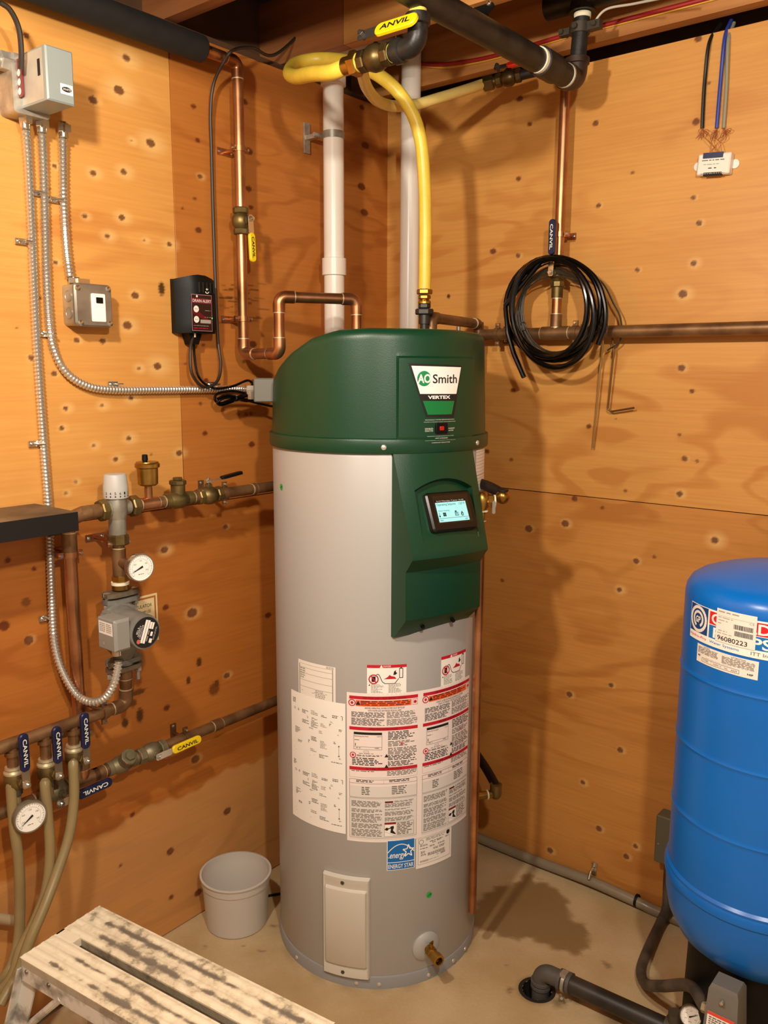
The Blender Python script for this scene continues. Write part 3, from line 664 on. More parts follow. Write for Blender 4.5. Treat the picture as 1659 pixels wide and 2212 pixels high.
# labels on the jacket
def label(name, d0, z0, d1, z1, m, text, lift=0.0, z1b=None):
    t0, t1 = math.radians(d0), math.radians(d1); p = Print(around(HC, HR+.0003+lift, t0, z0), .010); w = (t1-t0)*(HR); h = z1-z0
    p.rect(0, 0, w, h, m); p.W, p.H = w, h; p.lab = text; p.nm = name; return p
def fin(p): return p.build(p.nm, heater, p.lab)
class NP:      # normalised drawing on a label: x 0..1 right, y 0..1 down
    def __init__(s, p, x0=0, y0=0, x1=1, y1=1): s.p = p; s.b = (x0, y0, x1, y1)
    def q(s, x, y): x0, y0, x1, y1 = s.b; return ((x0+(x1-x0)*x)*s.p.W, (1-(y0+(y1-y0)*y))*s.p.H)
    def rect(s, x0, y0, x1, y1, m, h=.0003): a = s.q(x0, y1); c = s.q(x1, y0); s.p.rect(a[0], a[1], c[0], c[1], m, h)
    def frame(s, x0, y0, x1, y1, w, m, h=.0003): a = s.q(x0, y1); c = s.q(x1, y0); s.p.frame(a[0], a[1], c[0], c[1], w, m, h)
    def text(s, t, x0, y0, x1, y1, m, h=.0006, **k): a = s.q(x0, y1); c = s.q(x1, y0); s.p.text(t, a[0], a[1], c[0], c[1], m, h, **k)
    def words(s, x0, y0, x1, y1, n, m, h=.0003, **k): a = s.q(x0, y1); c = s.q(x1, y0); s.p.words(a[0], a[1], c[0], c[1], n, m, h, **k)
    def line(s, pts, w, m, h=.0003): s.p.line([s.q(*a) for a in pts], w, m, h)
    def poly(s, pts, m, h=.0003): s.p.poly([s.q(*a) for a in pts], m, h)
    def disc(s, x, y, r, m, h=.0003): a = s.q(x, y); s.p.disc(a[0], a[1], r, m, h)
    def ring(s, x, y, r, w, m, h=.0003): a = s.q(x, y); s.p.ring(a[0], a[1], r, w, m, h)
# wiring diagram sheet
p = label('upper_diagram_label', -96.8, .770, -72.6, .866, paper, 'cream diagram label with thin ruled lines'); n = NP(p)
n.frame(.05, .08, .95, 1, .0006, inkl); n.rect(.035, .10, .05, .98, inkg); n.rect(.925, .08, .935, .95, ink)
for y in (.18, .33, .52, .70): n.rect(.05, y, .92, y+.006, inkg)
n.words(.07, .20, .22, .5, 5, inkl, word=.006); n.words(.5, .72, .78, .98, 6, inkl, word=.006); n.words(.78, .02, .97, .08, 2, inkl, word=.005); n.line([(.1, .82), (.45, .82), (.5, .78), (.8, .78)], .0008, inkg); fin(p)
p = label('diagram_label', -103.5, .429, -67.2, .776, paperw, 'large white wiring diagram label', .0005); n = NP(p)
for half in (0, .485):
    n.words(.05, half+.05, .12, half+.09, 4, inkg, word=.006)
    for i, (x, y, w, h) in enumerate([(.08,.12,.06,.02),(.17,.12,.03,.02),(.26,.115,.15,.03),(.44,.10,.12,.035),(.62,.115,.10,.02),(.80,.10,.09,.025),(.36,.155,.03,.02),(.45,.155,.05,.03),(.5,.16,.06,.01),(.77,.15,.06,.015),(.26,.19,.15,.03),(.44,.185,.13,.045),(.61,.18,.10,.03),(.75,.17,.03,.02),(.40,.235,.08,.01),(.58,.24,.13,.025),(.10,.27,.11,.05),(.44,.30,.12,.035),(.60,.315,.11,.06),(.38,.335,.04,.025),(.16,.365,.10,.02),(.42,.395,.11,.025),(.58,.42,.16,.03),(.9,.2,.05,.02),(.88,.24,.04,.01),(.82,.3,.04,.02),(.9,.42,.04,.01)]):
        n.words(x, half+y, x+w, half+y+h, max(2, int(h/.009)), inkg if i % 3 else inkl, word=.004, ragged=.6)
    n.line([(.22, half+.28), (.45, half+.31)], .0005, inkl); n.line([(.06, half+.44), (.5, half+.44)], .0005, inkg); n.line([(.10, half+.455), (.42, half+.455)], .0005, inkg)
    n.line([(.93, half+.10), (.955, half+.10), (.955, half+.13)], .0012, ink); n.line([(.90, half+.33), (.90, half+.40)], .0008, inkg); n.disc(.90, half+.33, .002, inkg); n.disc(.90, half+.405, .002, inkg); n.words(.78, half+.455, .95, half+.465, 1, inkg, word=.006)
fin(p)
# main instruction label, English and French columns
pinkp = mat('pink label paper', '#f6e8e2', 0.5); greyp = mat('grey label panel', '#e4ded8', 0.5)
p = label('instruction_label', -66.6, .413, 7.3, .807, pinkp, 'large white and red instruction label in two columns'); 
def hand(n, x, y, r): n.ring(x, y, r, r*.28, red, .0006); n.disc(x, y, r*.45, red, .0006)
def tri(n, x, y, s, m=ink): a = n.q(x, y); n.p.poly([(a[0]-s, a[1]-s*.8), (a[0]+s, a[1]-s*.8), (a[0], a[1]+s)], m, .0007)
for x0, x1, fr in ((.018, .495, 0), (.535, .995, 1)):
    n = NP(p, x0, .02, x1, .985)
    n.rect(0, .62, 1, 1, greyp, .0001); n.rect(0, 0, 1, .022, red); n.text(('FOR YOUR SAFETY READ BEFORE LIGHTING', 'LIRE AVANT DE METTRE EN MARCHE')[fr], .2, .004, .82, .020, dred)
    n.rect(.095, .028, .90, .068, orange); hand(n, .04, .047, .008); n.frame(.92, .028, .995, .068, .0008, red); n.disc(.957, .048, .004, red); tri(n, .13, .047, .006)
    n.text(('WARNING:', 'AVERTISSEMENT:')[fr], .17, .031, .30, .041, dred); n.words(.17, .031, .88, .065, 3, dred, .0005, word=.014)
    n.text(('BEFORE OPERATING, ENTIRE SYSTEM MUST BE FILLED', 'AVANT LA MISE EN MARCHE REMPLIR LE SYSTEME')[fr], .23, .074, .80, .086, ink); n.text(('WITH WATER AND AIR PURGED FROM ALL LINES', "D'EAU ET PURGER L'AIR DES CONDUITES")[fr], .27, .090, .75, .101, ink)
    n.words(.03, .108, .51, .145, 6, ink, ragged=.1); n.words(.03, .150, .51, .20, 8, ink); n.words(.54, .106, .995, .15, 6, inkg); n.words(.54, .155, .995, .20, 7, inkg)
    n.rect(0, .210, 1, .232, red); n.text(('OPERATING INSTRUCTIONS', "MODE D'EMPLOI")[fr], .28, .213, .70, .229, dred)
    n.rect(.065, .245, .475, .262, ink); n.frame(.065, .245, .475, .365, .0008, inkg); n.text(('Operating Set Point', 'Point de Consigne')[fr], .075, .268, .28, .279, ink); n.text('120°F', .40, .267, .465, .276, inkg); n.words(.075, .297, .17, .304, 1, inkg); n.rect(.085, .322, .095, .340, ink); n.rect(.065, .345, .475, .347, inkg); n.words(.1, .351, .17, .359, 1, inkg); n.words(.37, .351, .43, .359, 1, inkg)
    n.frame(.21, .373, .285, .386, .0006, inkg); n.words(.14, .39, .37, .396, 1, inkg); hand(n, .053, .405, .007); n.words(.11, .402, .48, .414, 2, ink); n.words(.04, .422, .48, .478, 5, ink, ragged=.3)
    n.words(.56, .240, .99, .30, 6, ink, ragged=.4); n.words(.56, .306, .97, .345, 4, inkg, ragged=.4); n.rect(.74, .318, .785, .336, pinkp, .0005); n.frame(.74, .318, .785, .336, .0007, red, .0006); n.disc(.762, .327, .0025, red, .0006); n.words(.56, .352, .99, .40, 5, inkg, ragged=.4); n.words(.56, .402, .98, .44, 4, ink, ragged=.3); n.words(.56, .445, .99, .482, 4, ink, ragged=.3); tri(n, .54, .405, .005); tri(n, .54, .478, .005)
    n.rect(0, .486, 1, .508, red); n.text(('TO TURN OFF GAS TO APPLIANCE', "COUPER L'ADMISSION DU GAZ")[fr], .24, .490, .76, .505, dred)
    n.words(.03, .513, .37, .520, 1, ink); n.words(.55, .513, .99, .548, 4, inkg); n.frame(0, .508, 1, .56, .0006, inkl)
    n.frame(0, .572, 1, .70, .0008, inkg); n.rect(0, .60, 1, .602, inkg); n.words(.10, .578, .36, .596, 2, ink); n.words(.58, .576, .88, .594, 2, ink); n.rect(.50, .572, .502, .60, inkg)
    n.words(.18, .625, .30, .685, 5, inkg); n.words(.62, .62, .85, .682, 5, inkg)
    n.frame(0, .705, 1, .985, .0006, inkg)
    for y0, k in ((.725, 5), (.782, 3), (.815, 4), (.852, 3), (.885, 4), (.925, 3), (.952, 3)): n.words(.03, y0, .48, y0+k*.0085, k, inkg, ragged=.25)
    n.rect(.52, .725, .64, .737, dred); n.words(.66, .725, .96, .737, 2, inkg); n.words(.52, .742, .96, .77, 4, inkg); n.words(.52, .78, .9, .79, 2, inkg); n.words(.52, .80, .95, .83, 4, inkg); n.words(.52, .84, .95, .868, 4, inkg)
    n.frame(.515, .875, .955, .975, .0007, inkg); n.rect(.515, .875, .685, .89, mat('maroon ink', '#8e1a26', .5)); n.rect(.515, .89, .68, .974, paperw, .0002); n.words(.70, .882, .94, .97, 8, inkg, ragged=.4)
    n.poly([(.60, .905), (.65, .90), (.655, .915), (.625, .925), (.645, .945), (.68, .955), (.68, .962), (.60, .948), (.61, .925)], ink, .0006); n.disc(.55, .922, .004, ink, .0006); n.line([(.52, .925), (.61, .915)], .0025, ink, .0006); n.line([(.52, .94), (.67, .972)], .0005, inkg, .0006)
fin(p)
# danger labels
def danger(d0, d1, z0, z1, word, lab):
    p = label('danger_label', d0, z0, d1, z1, paperw, lab); n = NP(p); n.rect(0, 0, 1, .10, red); tri(n, .36, .05, .004, paperw); n.text(word, .41, .02, .60, .075, paperw)
    n.ring(.165, .47, .011, .0028, red, .0008); n.rect(.115, .38, .215, .56, ink, .0003); n.line([(.10, .36), (.23, .58)], .0026, red, .0010); n.line([(.2, .36), (.27, .30), (.31, .34), (.38, .55), (.45, .62), (.70, .62), (.80, .46)], .0016, ink)
    n.poly([(.42, .47), (.47, .44), (.52, .40), (.57, .33), (.60, .37), (.70, .40), (.74, .47)], red, .0004); n.poly([(.66, .34), (.68, .22), (.73, .18), (.72, .24), (.76, .28), (.72, .33)], ink, .0005)
    n.frame(.81, .12, .91, .45, .0016, ink, .0004); n.rect(.84, .10, .88, .13, ink); tri(n, .06, .66, .0022); n.words(.10, .64, .42, .94, 8, inkl, word=.005, ragged=.5); n.words(.54, .62, .88, .94, 8, inkl, word=.005, ragged=.5)
    return fin(p)
danger(-56.2, -36.3, .803, .880, 'DANGER', 'red and white danger label in English'); danger(-16.6, 2.4, .803, .884, 'DANGER', 'red and white danger label in French')
# energy star and rating plate
_, ez0 = cyl_hit(845, 1880, HC, HR); eblue = mat('energy blue', '#0a6cb8', 0.45)
p = label('energy_label', -45.8, ez0, -30.8, .417, paperw, 'square blue ENERGY STAR label'); n = NP(p); n.rect(.025, .02, .975, .73, eblue); n.rect(.025, .755, .975, .98, eblue)
arc = [(.03+.94*k/24, .62-.47*math.sin(PI*(.12+.78*k/24))**.8) for k in range(25)]; n.line(arc, .0022, paperw, .0005)
n.text('energy', .10, .46, .66, .66, paperw, .0006, shear=.3, bold=.01); n.rect(.03, .565, .13, .58, paperw, .0005)
star = []
for k in range(11): a = math.radians(90+36*k); r = (.21, .085)[k % 2]; star.append((.76+r*math.cos(a), .40-r*math.sin(a)*1.02))
n.line(star, .0028, paperw, .0006); n.text('ENERGY STAR', .05, .80, .95, .94, paperw, .0006, bold=.012); fin(p)
_, rz0 = cyl_hit(903, 1876, HC, HR)
p = label('rating_label', -30.2, rz0, -7.2, .413, paper, 'cream rating plate label with small print', .0007); n = NP(p); n.frame(.05, .03, .95, .88, .0006, inkg)
n.ring(.13, .15, .006, .0012, inkg); n.disc(.88, .10, .006, ink); n.words(.25, .06, .80, .15, 3, inkl); n.words(.35, .19, .75, .23, 1, inkg)
for x, y, w, h in [(.1,.25,.2,.06),(.42,.23,.12,.05),(.55,.2,.18,.06),(.8,.2,.12,.05),(.1,.36,.2,.04),(.35,.33,.18,.05),(.58,.33,.2,.05),(.12,.46,.12,.08),(.45,.43,.14,.07),(.62,.42,.18,.08),(.3,.56,.5,.10),(.12,.56,.15,.06)]: n.words(x, y, x+w, y+h, max(1, int(h/.025)), inkg, word=.006)
for k in range(14): n.rect(.10+.016*k, .76, .10+.016*k+(.005, .010)[k % 2], .82, inkg); n.rect(.66+.010*k, .66, .66+.010*k+(.003, .007)[k % 2], .73, inkg)
n.words(.34, .78, .6, .80, 1, inkg); n.words(.54, .69, .62, .71, 1, ink); fin(p)
# side label seen edge-on at the right of the jacket
p = label('side_label', 9.5, 1.27, 27, 1.389, paper, 'cream side label with ruled lines'); n = NP(p)
for k in range(14): n.rect(0, .04+.07*k, 1, .047+.07*k+(.01 if k == 7 else 0), inkl)
fin(p)
for px, py in [(927, 1933), (608, 1052)]:
    t, z = cyl_hit(px, py, HC, HR); p = Print(around(HC, HR+.0003, t, z)); p.disc(0, 0, .0085, mat('green dot', '#28b04a', .5)); p.line([(-.005, -.003), (.002, .003), (.006, .002), (.001, -.002)], .0012, ink, .0003); p.build('green_sticker', heater, 'small round green sticker')
# access cover low on the front
cream = mat('cream enamel', '#d4cec0', 0.35, 0.05)
t0, t1, z0, z1 = math.radians(-80.3), math.radians(-54.2), .030, .315
us = [0, .012, .02, .05, .062, .085, .10, .90, .915, .938, .95, .98, .988, 1]; vs_ = [0, .008, .014, .035, .115, .125, .14, .86, .872, .885, .965, .986, .992, 1]
def cov(u, v):
    e = min(u*.125, (1-u)*.125, v*.285, (1-v)*.285); ei = min((u-.062)*.125, (.938-u)*.125, (v-.115)*.285, (.885-v)*.285)
    return .011*sst(e/.004)-.004*sst((ei+.002)/.002)+.008*sst((ei-.0005)/.004)
uu = sorted(set(us+[k/24 for k in range(25)]))
def cpt(u, v, h=0): a = t0+(t1-t0)*u; R = HR+h; return V(HC[0]+R*math.cos(a), HC[1]+R*math.sin(a), z0+(z1-z0)*v)
b = MB(); b.grid([[cpt(u, v, cov(u, v)+.0005) for v in vs_] for u in uu]); ac = b.build('access_cover', cream, heater, sharp=40)
for v in (.945, .055):
    a = (t0+t1)/2-.01; n_ = V(math.cos(a), math.sin(a), 0); one(lambda b: b.lathe(cpt(.45, v, .0105), n_, [(0, .005), (.002, .0045), (.003, .002)], 12), 'screw', mat('dark screw', '#5a5650', .35, .7), ac)
# drain cock
dt, dz = cyl_hit(920, 2043, HC, HR); dn_ = V(math.cos(dt), math.sin(dt), 0); dp = cz+dn_*(HR-.004)+V(0, 0, dz)
one(lambda b: b.lathe(dp, dn_, [(0, .040), (.006, .040), (.012, .034), (.016, .020), (.017, .012)], 32), 'drain_escutcheon', jacket, heater)
dv = one(lambda b: (b.cyl(dp+dn_*.014, dp+dn_*.026, .012, 16), b.hexn(dp+dn_*.024, dp+dn_*.040, .016), b.lathe(dp+dn_*.04, dn_, [(0, .013), (.012, .013), (.014, .0155), (.03, .0155), (.031, .010), (.02, .009)], 20, cap=False)), 'drain_valve', brass, heater)
one(lambda b: (b.cyl(dp+dn_*.032+V(0, 0, .01), dp+dn_*.032+V(0, 0, .026), .005, 10), b.box(dp+dn_*.032+V(0, 0, .027), (.004, .014, .004))), 'drain_stem', brass, dv)

# ================================================================== PIPE-FITTING HELPERS
def run(parent, pts, r, m=copper, br=None, ring=solder, elbow=True, name='pipe', n=18, k=1.15):
    """straight pipes between corners, each corner a swept elbow with solder rings"""
    pts = [np.asarray(q, float) for q in pts]; br = br or r*1.9; out = []
    cut = [np.zeros(3)]*len(pts)
    for i in range(len(pts)-1):
        a, c = pts[i], pts[i+1]; d = unit(c-a); s = a+d*(br*.6 if i > 0 else 0); e = c-d*(br*.6 if i < len(pts)-2 else 0)
        out.append(one(lambda b: b.cyl(s, e, r, n), name, m, parent))
    for i in range(1, len(pts)-1):
        a = unit(pts[i-1]-pts[i]); c = unit(pts[i+1]-pts[i]); p0 = pts[i]+a*(br+r*.9); p1 = pts[i]+c*(br+r*.9)
        path = bend([p0, pts[i], p1], br, 8)
        b = MB(); b.tube(path, r*k, n, 0)
        b.cyl(p0, p0+a*r*.16, r*1.10, n, m=1); b.cyl(p1, p1+c*r*.16, r*1.10, n, m=1); out.append(b.build('elbow', [m, ring], parent))
    return out
def collar(parent, p, d, r, L, m=copper, ring=solder, k=1.15, name='coupling'):
    d = unit(np.asarray(d, float)); p = np.asarray(p, float); b = MB(); b.cyl(p-d*L/2, p+d*L/2, r*k, 18, m=0)
    b.cyl(p-d*(L/2+r*.15), p-d*L/2, r*1.08, 18, m=1); b.cyl(p+d*L/2, p+d*(L/2+r*.15), r*1.08, 18, m=1); return b.build(name, [m, ring], parent)
def hanger(parent, p, axis, wn, r, dist, m=copper, two=True):
    """split-ring hanger: ring round the pipe, rod and screw plate on the wall; wn points out of the wall"""
    p = np.asarray(p, float); axis = unit(np.asarray(axis, float)); wn = unit(np.asarray(wn, float)); sidev = np.cross(axis, wn)
    b = MB(); b.lathe(p-axis*.007, axis, [(0, r*1.02), (0, r*1.22), (.014, r*1.22), (.014, r*1.02)], 20, cap=False)
    for s in (-1, 1):
        b.box(p+sidev*s*(r*1.2+.006), (.014, .014, .006), (axis, sidev, wn)); b.cyl(p+sidev*s*(r*1.2+.007)-wn*.004, p+sidev*s*(r*1.2+.007)+wn*.009, .0035, 8, m=1)
    b.cyl(p-wn*r, p-wn*(dist-.001), .005, 10); b.box(p-wn*(dist-.002), (.018, .052, .003), (axis, sidev, wn))
    for s in (-1, 1): b.lathe(p-wn*(dist-.0035)+sidev*s*.019, wn, [(0, .005), (.002, .0045), (.0035, .002)], 10, m=1)
    return b.build('pipe_hanger', [m, chrome], parent)
def lever(parent, p, along, out, grip, L=.085, w=.021, text=None, tcol=None, lm=chrome, off=0.0, flipt=False):
    """flat valve lever with a vinyl grip: starts at stem p, lies along 'along', faces 'out'"""
    along = unit(np.asarray(along, float)); out = unit(np.asarray(out, float)); sv = np.cross(out, along); p = np.asarray(p, float)
    h = one(lambda b: (b.rbox(p+along*.016, (.052, w*.8, .003), .006, (along, sv, out)), b.hexn(p-out*.001, p+out*.008, .0075), b.cyl(p-out*.01, p+out*.012, .004, 10)), 'lever', lm, parent)
    q = p+along*(.036+off)+out*.0005; b = MB(); b.rbox(q+along*L/2, (L, w, .0075), w*.46, (along, sv, out), seg=5, bev=.002); gp = b.build('grip', grip, h)
    if text:
        x, y = (along, sv) if not flipt else (-along, -sv); pr = Print(flat(q+along*L/2+out*.0042, x, y), 1); pr.text(text, -L*.36, -w*.22, L*.36, w*.22, tcol or wtxt, bold=.02); pr.build('grip_lettering', gp) if False else pr.build('grip_lettering', h)
    return h
def valve_body(b, p, d, out, r, L=.07, mb=0, mt=1, stem=.03):
    """ball valve body along d with hex ends, stem boss towards out"""
    p = np.asarray(p, float); d = unit(np.asarray(d, float)); out = unit(np.asarray(out, float))
    b.hexn(p-d*L/2, p-d*L*.27, r*1.45, mb, 8); b.hexn(p+d*L*.27, p+d*L/2, r*1.45, mb, 8)
    b.lathe(p-d*L*.28, d, [(0, r*1.1), (L*.1, r*1.5), (L*.2, r*1.68), (L*.36, r*1.68), (L*.46, r*1.5), (L*.56, r*1.1)], 20, mb)
    b.cyl(p, p+out*stem*.85, .0085, 12, m=mb); b.hexn(p+out*stem*.6, p+out*stem*.82, .0105, mb); b.cyl(p, p+out*stem, .005, 10, m=mb)

# ================================================================== RIGHT WALL: copper tee line and riser
RZ = RW(1300, 717, .052)[2]
hx0 = RW(1034, 722, .052)
rp = thing('copper_tee_line', RW(1200, 717, .052), 'dull horizontal copper pipe across the right wall with an upright branch', 'pipe')
b = MB(); b.cyl(V(hx0[0], -.052, RZ), V(2.2, -.052, RZ), .0168, 20); b.build('horizontal_pipe', copper_old, rp)
vx = RW(1201, 700, .052)[0]; vtop = RW(1216, 205, .052)
TX = V(vx, -.052, RZ)
one(lambda b: b.cyl(TX, V(vx+.002, -.052, vtop[2]+.03), .0143, 20), 'upright_pipe', copper, rp)
collar(rp, TX+V(0, 0, .035), (0, 0, 1), .0143, .035, copper_old)
collar(rp, TX, (1, 0, 0), .0168, .085, copper_old, k=1.14, name='tee')
for px in (1075, 1243):
    q = RW(px, 717, .052); hanger(rp, V(q[0], -.052, RZ), (1, 0, 0), (0, -1, 0), .0168, .052, copper_old)
q = RW(1210, 507, .052); hanger(rp, V(vx+.001, -.052, q[2]), (0, 0, 1), (0, -1, 0), .0143, .052)
bvz = RW(1197, 592, .052)[2]; bvp = V(vx, -.052, bvz)
rv = thing('ball_valve', bvp, 'brass ball valve with upright blue lever inside the coil of black tubing', 'valve')
one(lambda b: valve_body(b, bvp, (0, 0, 1), (0, -1, 0), .0143, .075, stem=.04), 'valve_body', bronze, rv)
collar(rv, bvp-V(0, 0, .052), (0, 0, 1), .0143, .03, bronze)
lever(rv, bvp+V(0, -.042, 0), (0, 0, 1), (0, -1, 0), bhandle, .095, .020, 'CANVIL', wtxt, off=.012, flipt=True)

# hot outlet over the hood to the wall tee, and the drop behind the heater
ot = thing('hot_outlet_pipe', (HC[0]+.1, HC[1]+.12, 1.69), 'dull brown copper pipe bridging from the heater hood to the wall line', 'pipe')
tz = RW(1026, 697, .06)[2]; o0 = RW(931, 700, .40); O0 = V(o0[0], -.40, 1.66); O1 = V(o0[0], -.40, RW(935, 686, .40)[2])
T1 = V(hx0[0]+.0, -.055, O1[2])
run(ot, [O0, O1, T1, V(hx0[0], -.055, .95)], .0143, copper_old, br=.026)
collar(ot, V(hx0[0], -.055, RZ), (0, 0, 1), .0143, .075, copper_old, name='tee')
one(lambda b: b.cyl(O1*.45+T1*.55-V(0, 0, .015), O1*.45+T1*.55-V(0, 0, .045), .006, 12), 'relief_stub', steel, ot)

# coil of black tubing hung on the blue lever
coil = thing('tubing_coil', RW(1200, 672, .1), 'coil of glossy black plastic tubing hung from the valve lever', 'tubing coil')
def loop_pts(cx, cy, rx, ry, d, a0=0, a1=360, n=40, tilt=0.0, dd=0.0):
    P = []
    for k in range(n+1):
        a = math.radians(a0+(a1-a0)*k/n); x = rx*math.cos(a); y = ry*math.sin(a); xr = x*math.cos(tilt)-y*math.sin(tilt); yr = x*math.sin(tilt)+y*math.cos(tilt)
        P.append(RW(cx+xr, cy+yr, d+dd*math.sin(a*.5)))
    return P
one(lambda b: b.tube(loop_pts(1196, 667, 104, 112, .088), .0072, 10), 'tube_turn', blackgloss, coil)
one(lambda b: b.tube(loop_pts(1201, 663, 96, 105, .10, tilt=.15), .0072, 10), 'tube_turn', blackgloss, coil)
P = loop_pts(1186, 664, 82, 108, .118, -80, 262, 36); P = P+[RW(1092, 660, .118), RW(1097, 720, .12), RW(1110, 765, .122), RW(1132, 815, .124)]
one(lambda b: b.tube(P, .0074, 10), 'tube_turn', blackgloss, coil)
one(lambda b: b.tube(loop_pts(1195, 676, 88, 118, .13, -92, 268, 44, tilt=-.12), .0074, 10), 'tube_turn', blackgloss, coil)
P = [RW(1195, 555, .108), RW(1240, 565, .108), RW(1285, 600, .108), RW(1305, 650, .108), RW(1307, 700, .11), RW(1292, 745, .112)]
one(lambda b: b.tube(spline(P), .0072, 10), 'tube_tail', blackgloss, coil)
drab = mat('drab thin cable', '#3a3226', 0.45)
wire = thing('cable_coil', RW(1190, 690, .07), 'coil of thin drab cable tied behind the black tubing', 'cable coil')
for i in range(8):
    cx = 1199+random.uniform(-6, 6); cy = 664+i*3.6; rx = 80+random.uniform(-5, 9); ry = 92+random.uniform(-4, 6)
    one(lambda b: b.tube(loop_pts(cx, cy, rx, ry, .074+.0012*i, tilt=random.uniform(-.12, .12)), .0024, 6), 'cable_turn', drab, wire)
one(lambda b: b.tube(spline([RW(1255, 580, .06), RW(1300, 610, .05), RW(1325, 655, .045), RW(1341, 690, .04), RW(1340, 735, .03), RW(1312, 757, .03)]), .0024, 6), 'cable_tail', drab, wire)
one(lambda b: b.tube(loop_pts(1131, 705, 6, 9, .08), .0018, 6), 'twist_tie', drab, wire)

# thin bent rods hanging from the hanger
rodm = mat('dull wire rod', '#a07a4a', 0.4, 0.5)
one(lambda b: b.tube([RW(1304, 727, .03), RW(1296, 800, .025), RW(1288, 890, .02), RW(1280, 968, .014)], .0028, 8), 'hanging_rod', rodm)
tag(bpy.data.objects['hanging_rod'], 'straight thin wire rod hanging below the wall pipe', 'rod')
r2 = one(lambda b: b.tube(bend([RW(1323, 728, .028), RW(1326, 760, .026), RW(1313, 884, .02), RW(1321, 889, .02), RW(1370, 881, .022)], .006), .0028, 8), 'hanging_rod', mat('bent rod', '#6e4c26', .4, .5))
tag(r2, 'bent hooked wire rod hanging below the wall pipe', 'rod')

# telephone module and its three cables
mt = thing('junction_module', RW(1547, 355, 0), 'small white wiring module with blue terminal strip on the right wall', 'junction module')
mc = [RW(*q, .012) for q in ((1512, 336), (1583, 330), (1577, 375), (1509, 381))]; mcen = sum(mc)/4; mx_ = unit(mc[1]-mc[0]); my_ = unit(np.cross(V(0, -1, 0), mx_)); my_ = my_ if my_[2] > 0 else -my_
mw = np.linalg.norm(mc[1]-mc[0]); mh = np.linalg.norm(mc[0]-mc[3])
one(lambda b: b.rbox(V(mcen[0], -.0125, mcen[2]), (mw, mh, .024), .004, (mx_, my_, V(0, -1, 0)), bev=.003), 'case', white, mt)
for s in (-1, 1): one(lambda b: b.lathe(V(mcen[0], -.0005, mcen[2])+mx_*s*(mw/2+.005), (0, -1, 0), [(0, .011), (.003, .011), (.003, .004)], 16), 'ear', white, mt)
one(lambda b: b.box(V(mcen[0], -.024, mcen[2])+my_*(mh*.40)-mx_*.003, (mw*.60, .013, .008), (mx_, my_, V(0, -1, 0))), 'terminal_strip', mat('navy strip', '#14204e', .4), mt)
one(lambda b: b.box(V(mcen[0], -.02, mcen[2])-my_*(mh*.5-.001), (mw*.56, .008, .010), (mx_, my_, V(0, -1, 0))), 'socket_row', blackp, mt)
pr = Print(flat(V(mcen[0], -.0247, mcen[2]), mx_, my_)); pr.words(-.03, .006, .03, .010, 1, inkg, word=.01); pr.words(-.025, -.003, .02, 0, 1, inkl, word=.008); pr.words(-.012, -.013, .008, -.009, 1, ink, word=.02); pr.words(-.03, -.025, .03, -.022, 1, inkl, word=.006); pr.build('module_print', mt)
cabs = [('black', '#15130f', [(1545, 50), (1533, 90), (1523, 170), (1519, 230), (1517, 277)], 'short black cable dropping from the wall top, end stripped'), ('blue', '#2c3e9c', [(1568, 42), (1566, 80), (1557, 170), (1548, 277)], 'blue cable dropping from the wall top beside a grey one'), ('grey', '#8f8a76', [(1574, 48), (1573, 90), (1569, 190), (1563, 277)], 'grey cable dropping from the wall top beside a blue one')]
strand = mat('thin coloured strands', '#a8603a', 0.5)
for cname, col, pts, lb in cabs:
    t = thing('phone_cable', RW(*pts[0], .006), lb, 'cable'); P = [RW(a, c, .006) for a, c in pts]; P[0] = P[0]+V(0, .04, .01)
    one(lambda b: b.tube(spline(P), .0046, 8), 'sheath', mat('cable sheath '+cname, col, .4), t)
    for k in range(5):
        e = RW(pts[-1][0]+random.uniform(-12, 14), pts[-1][1]+random.uniform(6, 22), .014); f = V(mcen[0], -.028, mcen[2])+my_*(mh*.5)+mx_*random.uniform(-.02, .02)
        if k < 2: one(lambda b: b.tube(spline([P[-1], e, (e+f)/2+V(random.uniform(-.01, .01), 0, .005), f]), .0007, 5), 'strand', strand, t)
        else: one(lambda b: b.tube(spline([P[-1], e, e+V(.008, -.004, .006), P[-1]+V(random.uniform(-.012, .012), -.006, -.006), e-V(.006, 0, .004)]), .0007, 5), 'strand', strand, t)

# ================================================================== GAS LINE
gm = thing('gas_main', (.75, -.3, 2.317), 'thick black iron gas pipe under the joists with an elbow riser', 'gas pipe')
GA = RW(1243, 176, .17); GZ = GA[2]; GB = V(.744, -.80, GZ)
one(lambda b: b.cyl(GA+V(0, -.03, 0), GB, .0285, 28), 'main_pipe', blackiron, gm)
one(lambda b: b.cyl(GB+V(0, -.0, 0), GB+V(0, -1.2, 0), .0285, 28), 'main_pipe', blackiron, gm)
b = MB(); b.tube(bend([GA+V(0, -.055, 0), GA, GA+V(.004, 0, .05)], .03, 10), .027, 24); b.lathe(GA+V(0, -.055, 0), (0, 1, 0), [(0, .026), (0, .032), (.018, .032), (.02, .027)], 24, cap=False); b.lathe(GA+V(.003, 0, .038), (0, 0, 1), [(0, .026), (.002, .031), (.016, .031), (.018, .026)], 24, cap=False)
b.build('elbow', mat('rusty black iron', '#4a3426', .5, .3, color2='#2e211a', nscale=25), gm)
one(lambda b: b.lathe(GA+V(0, -.062, 0), (0, 1, 0), [(0, .0295), (.008, .0295)], 24), 'thread_tape', tape, gm)
one(lambda b: b.lathe(GA+V(0, -.19, 0), (0, 1, 0), [(0, .029), (.001, .034), (.075, .034), (.076, .029)], 24, cap=False), 'coupling', blackiron, gm)
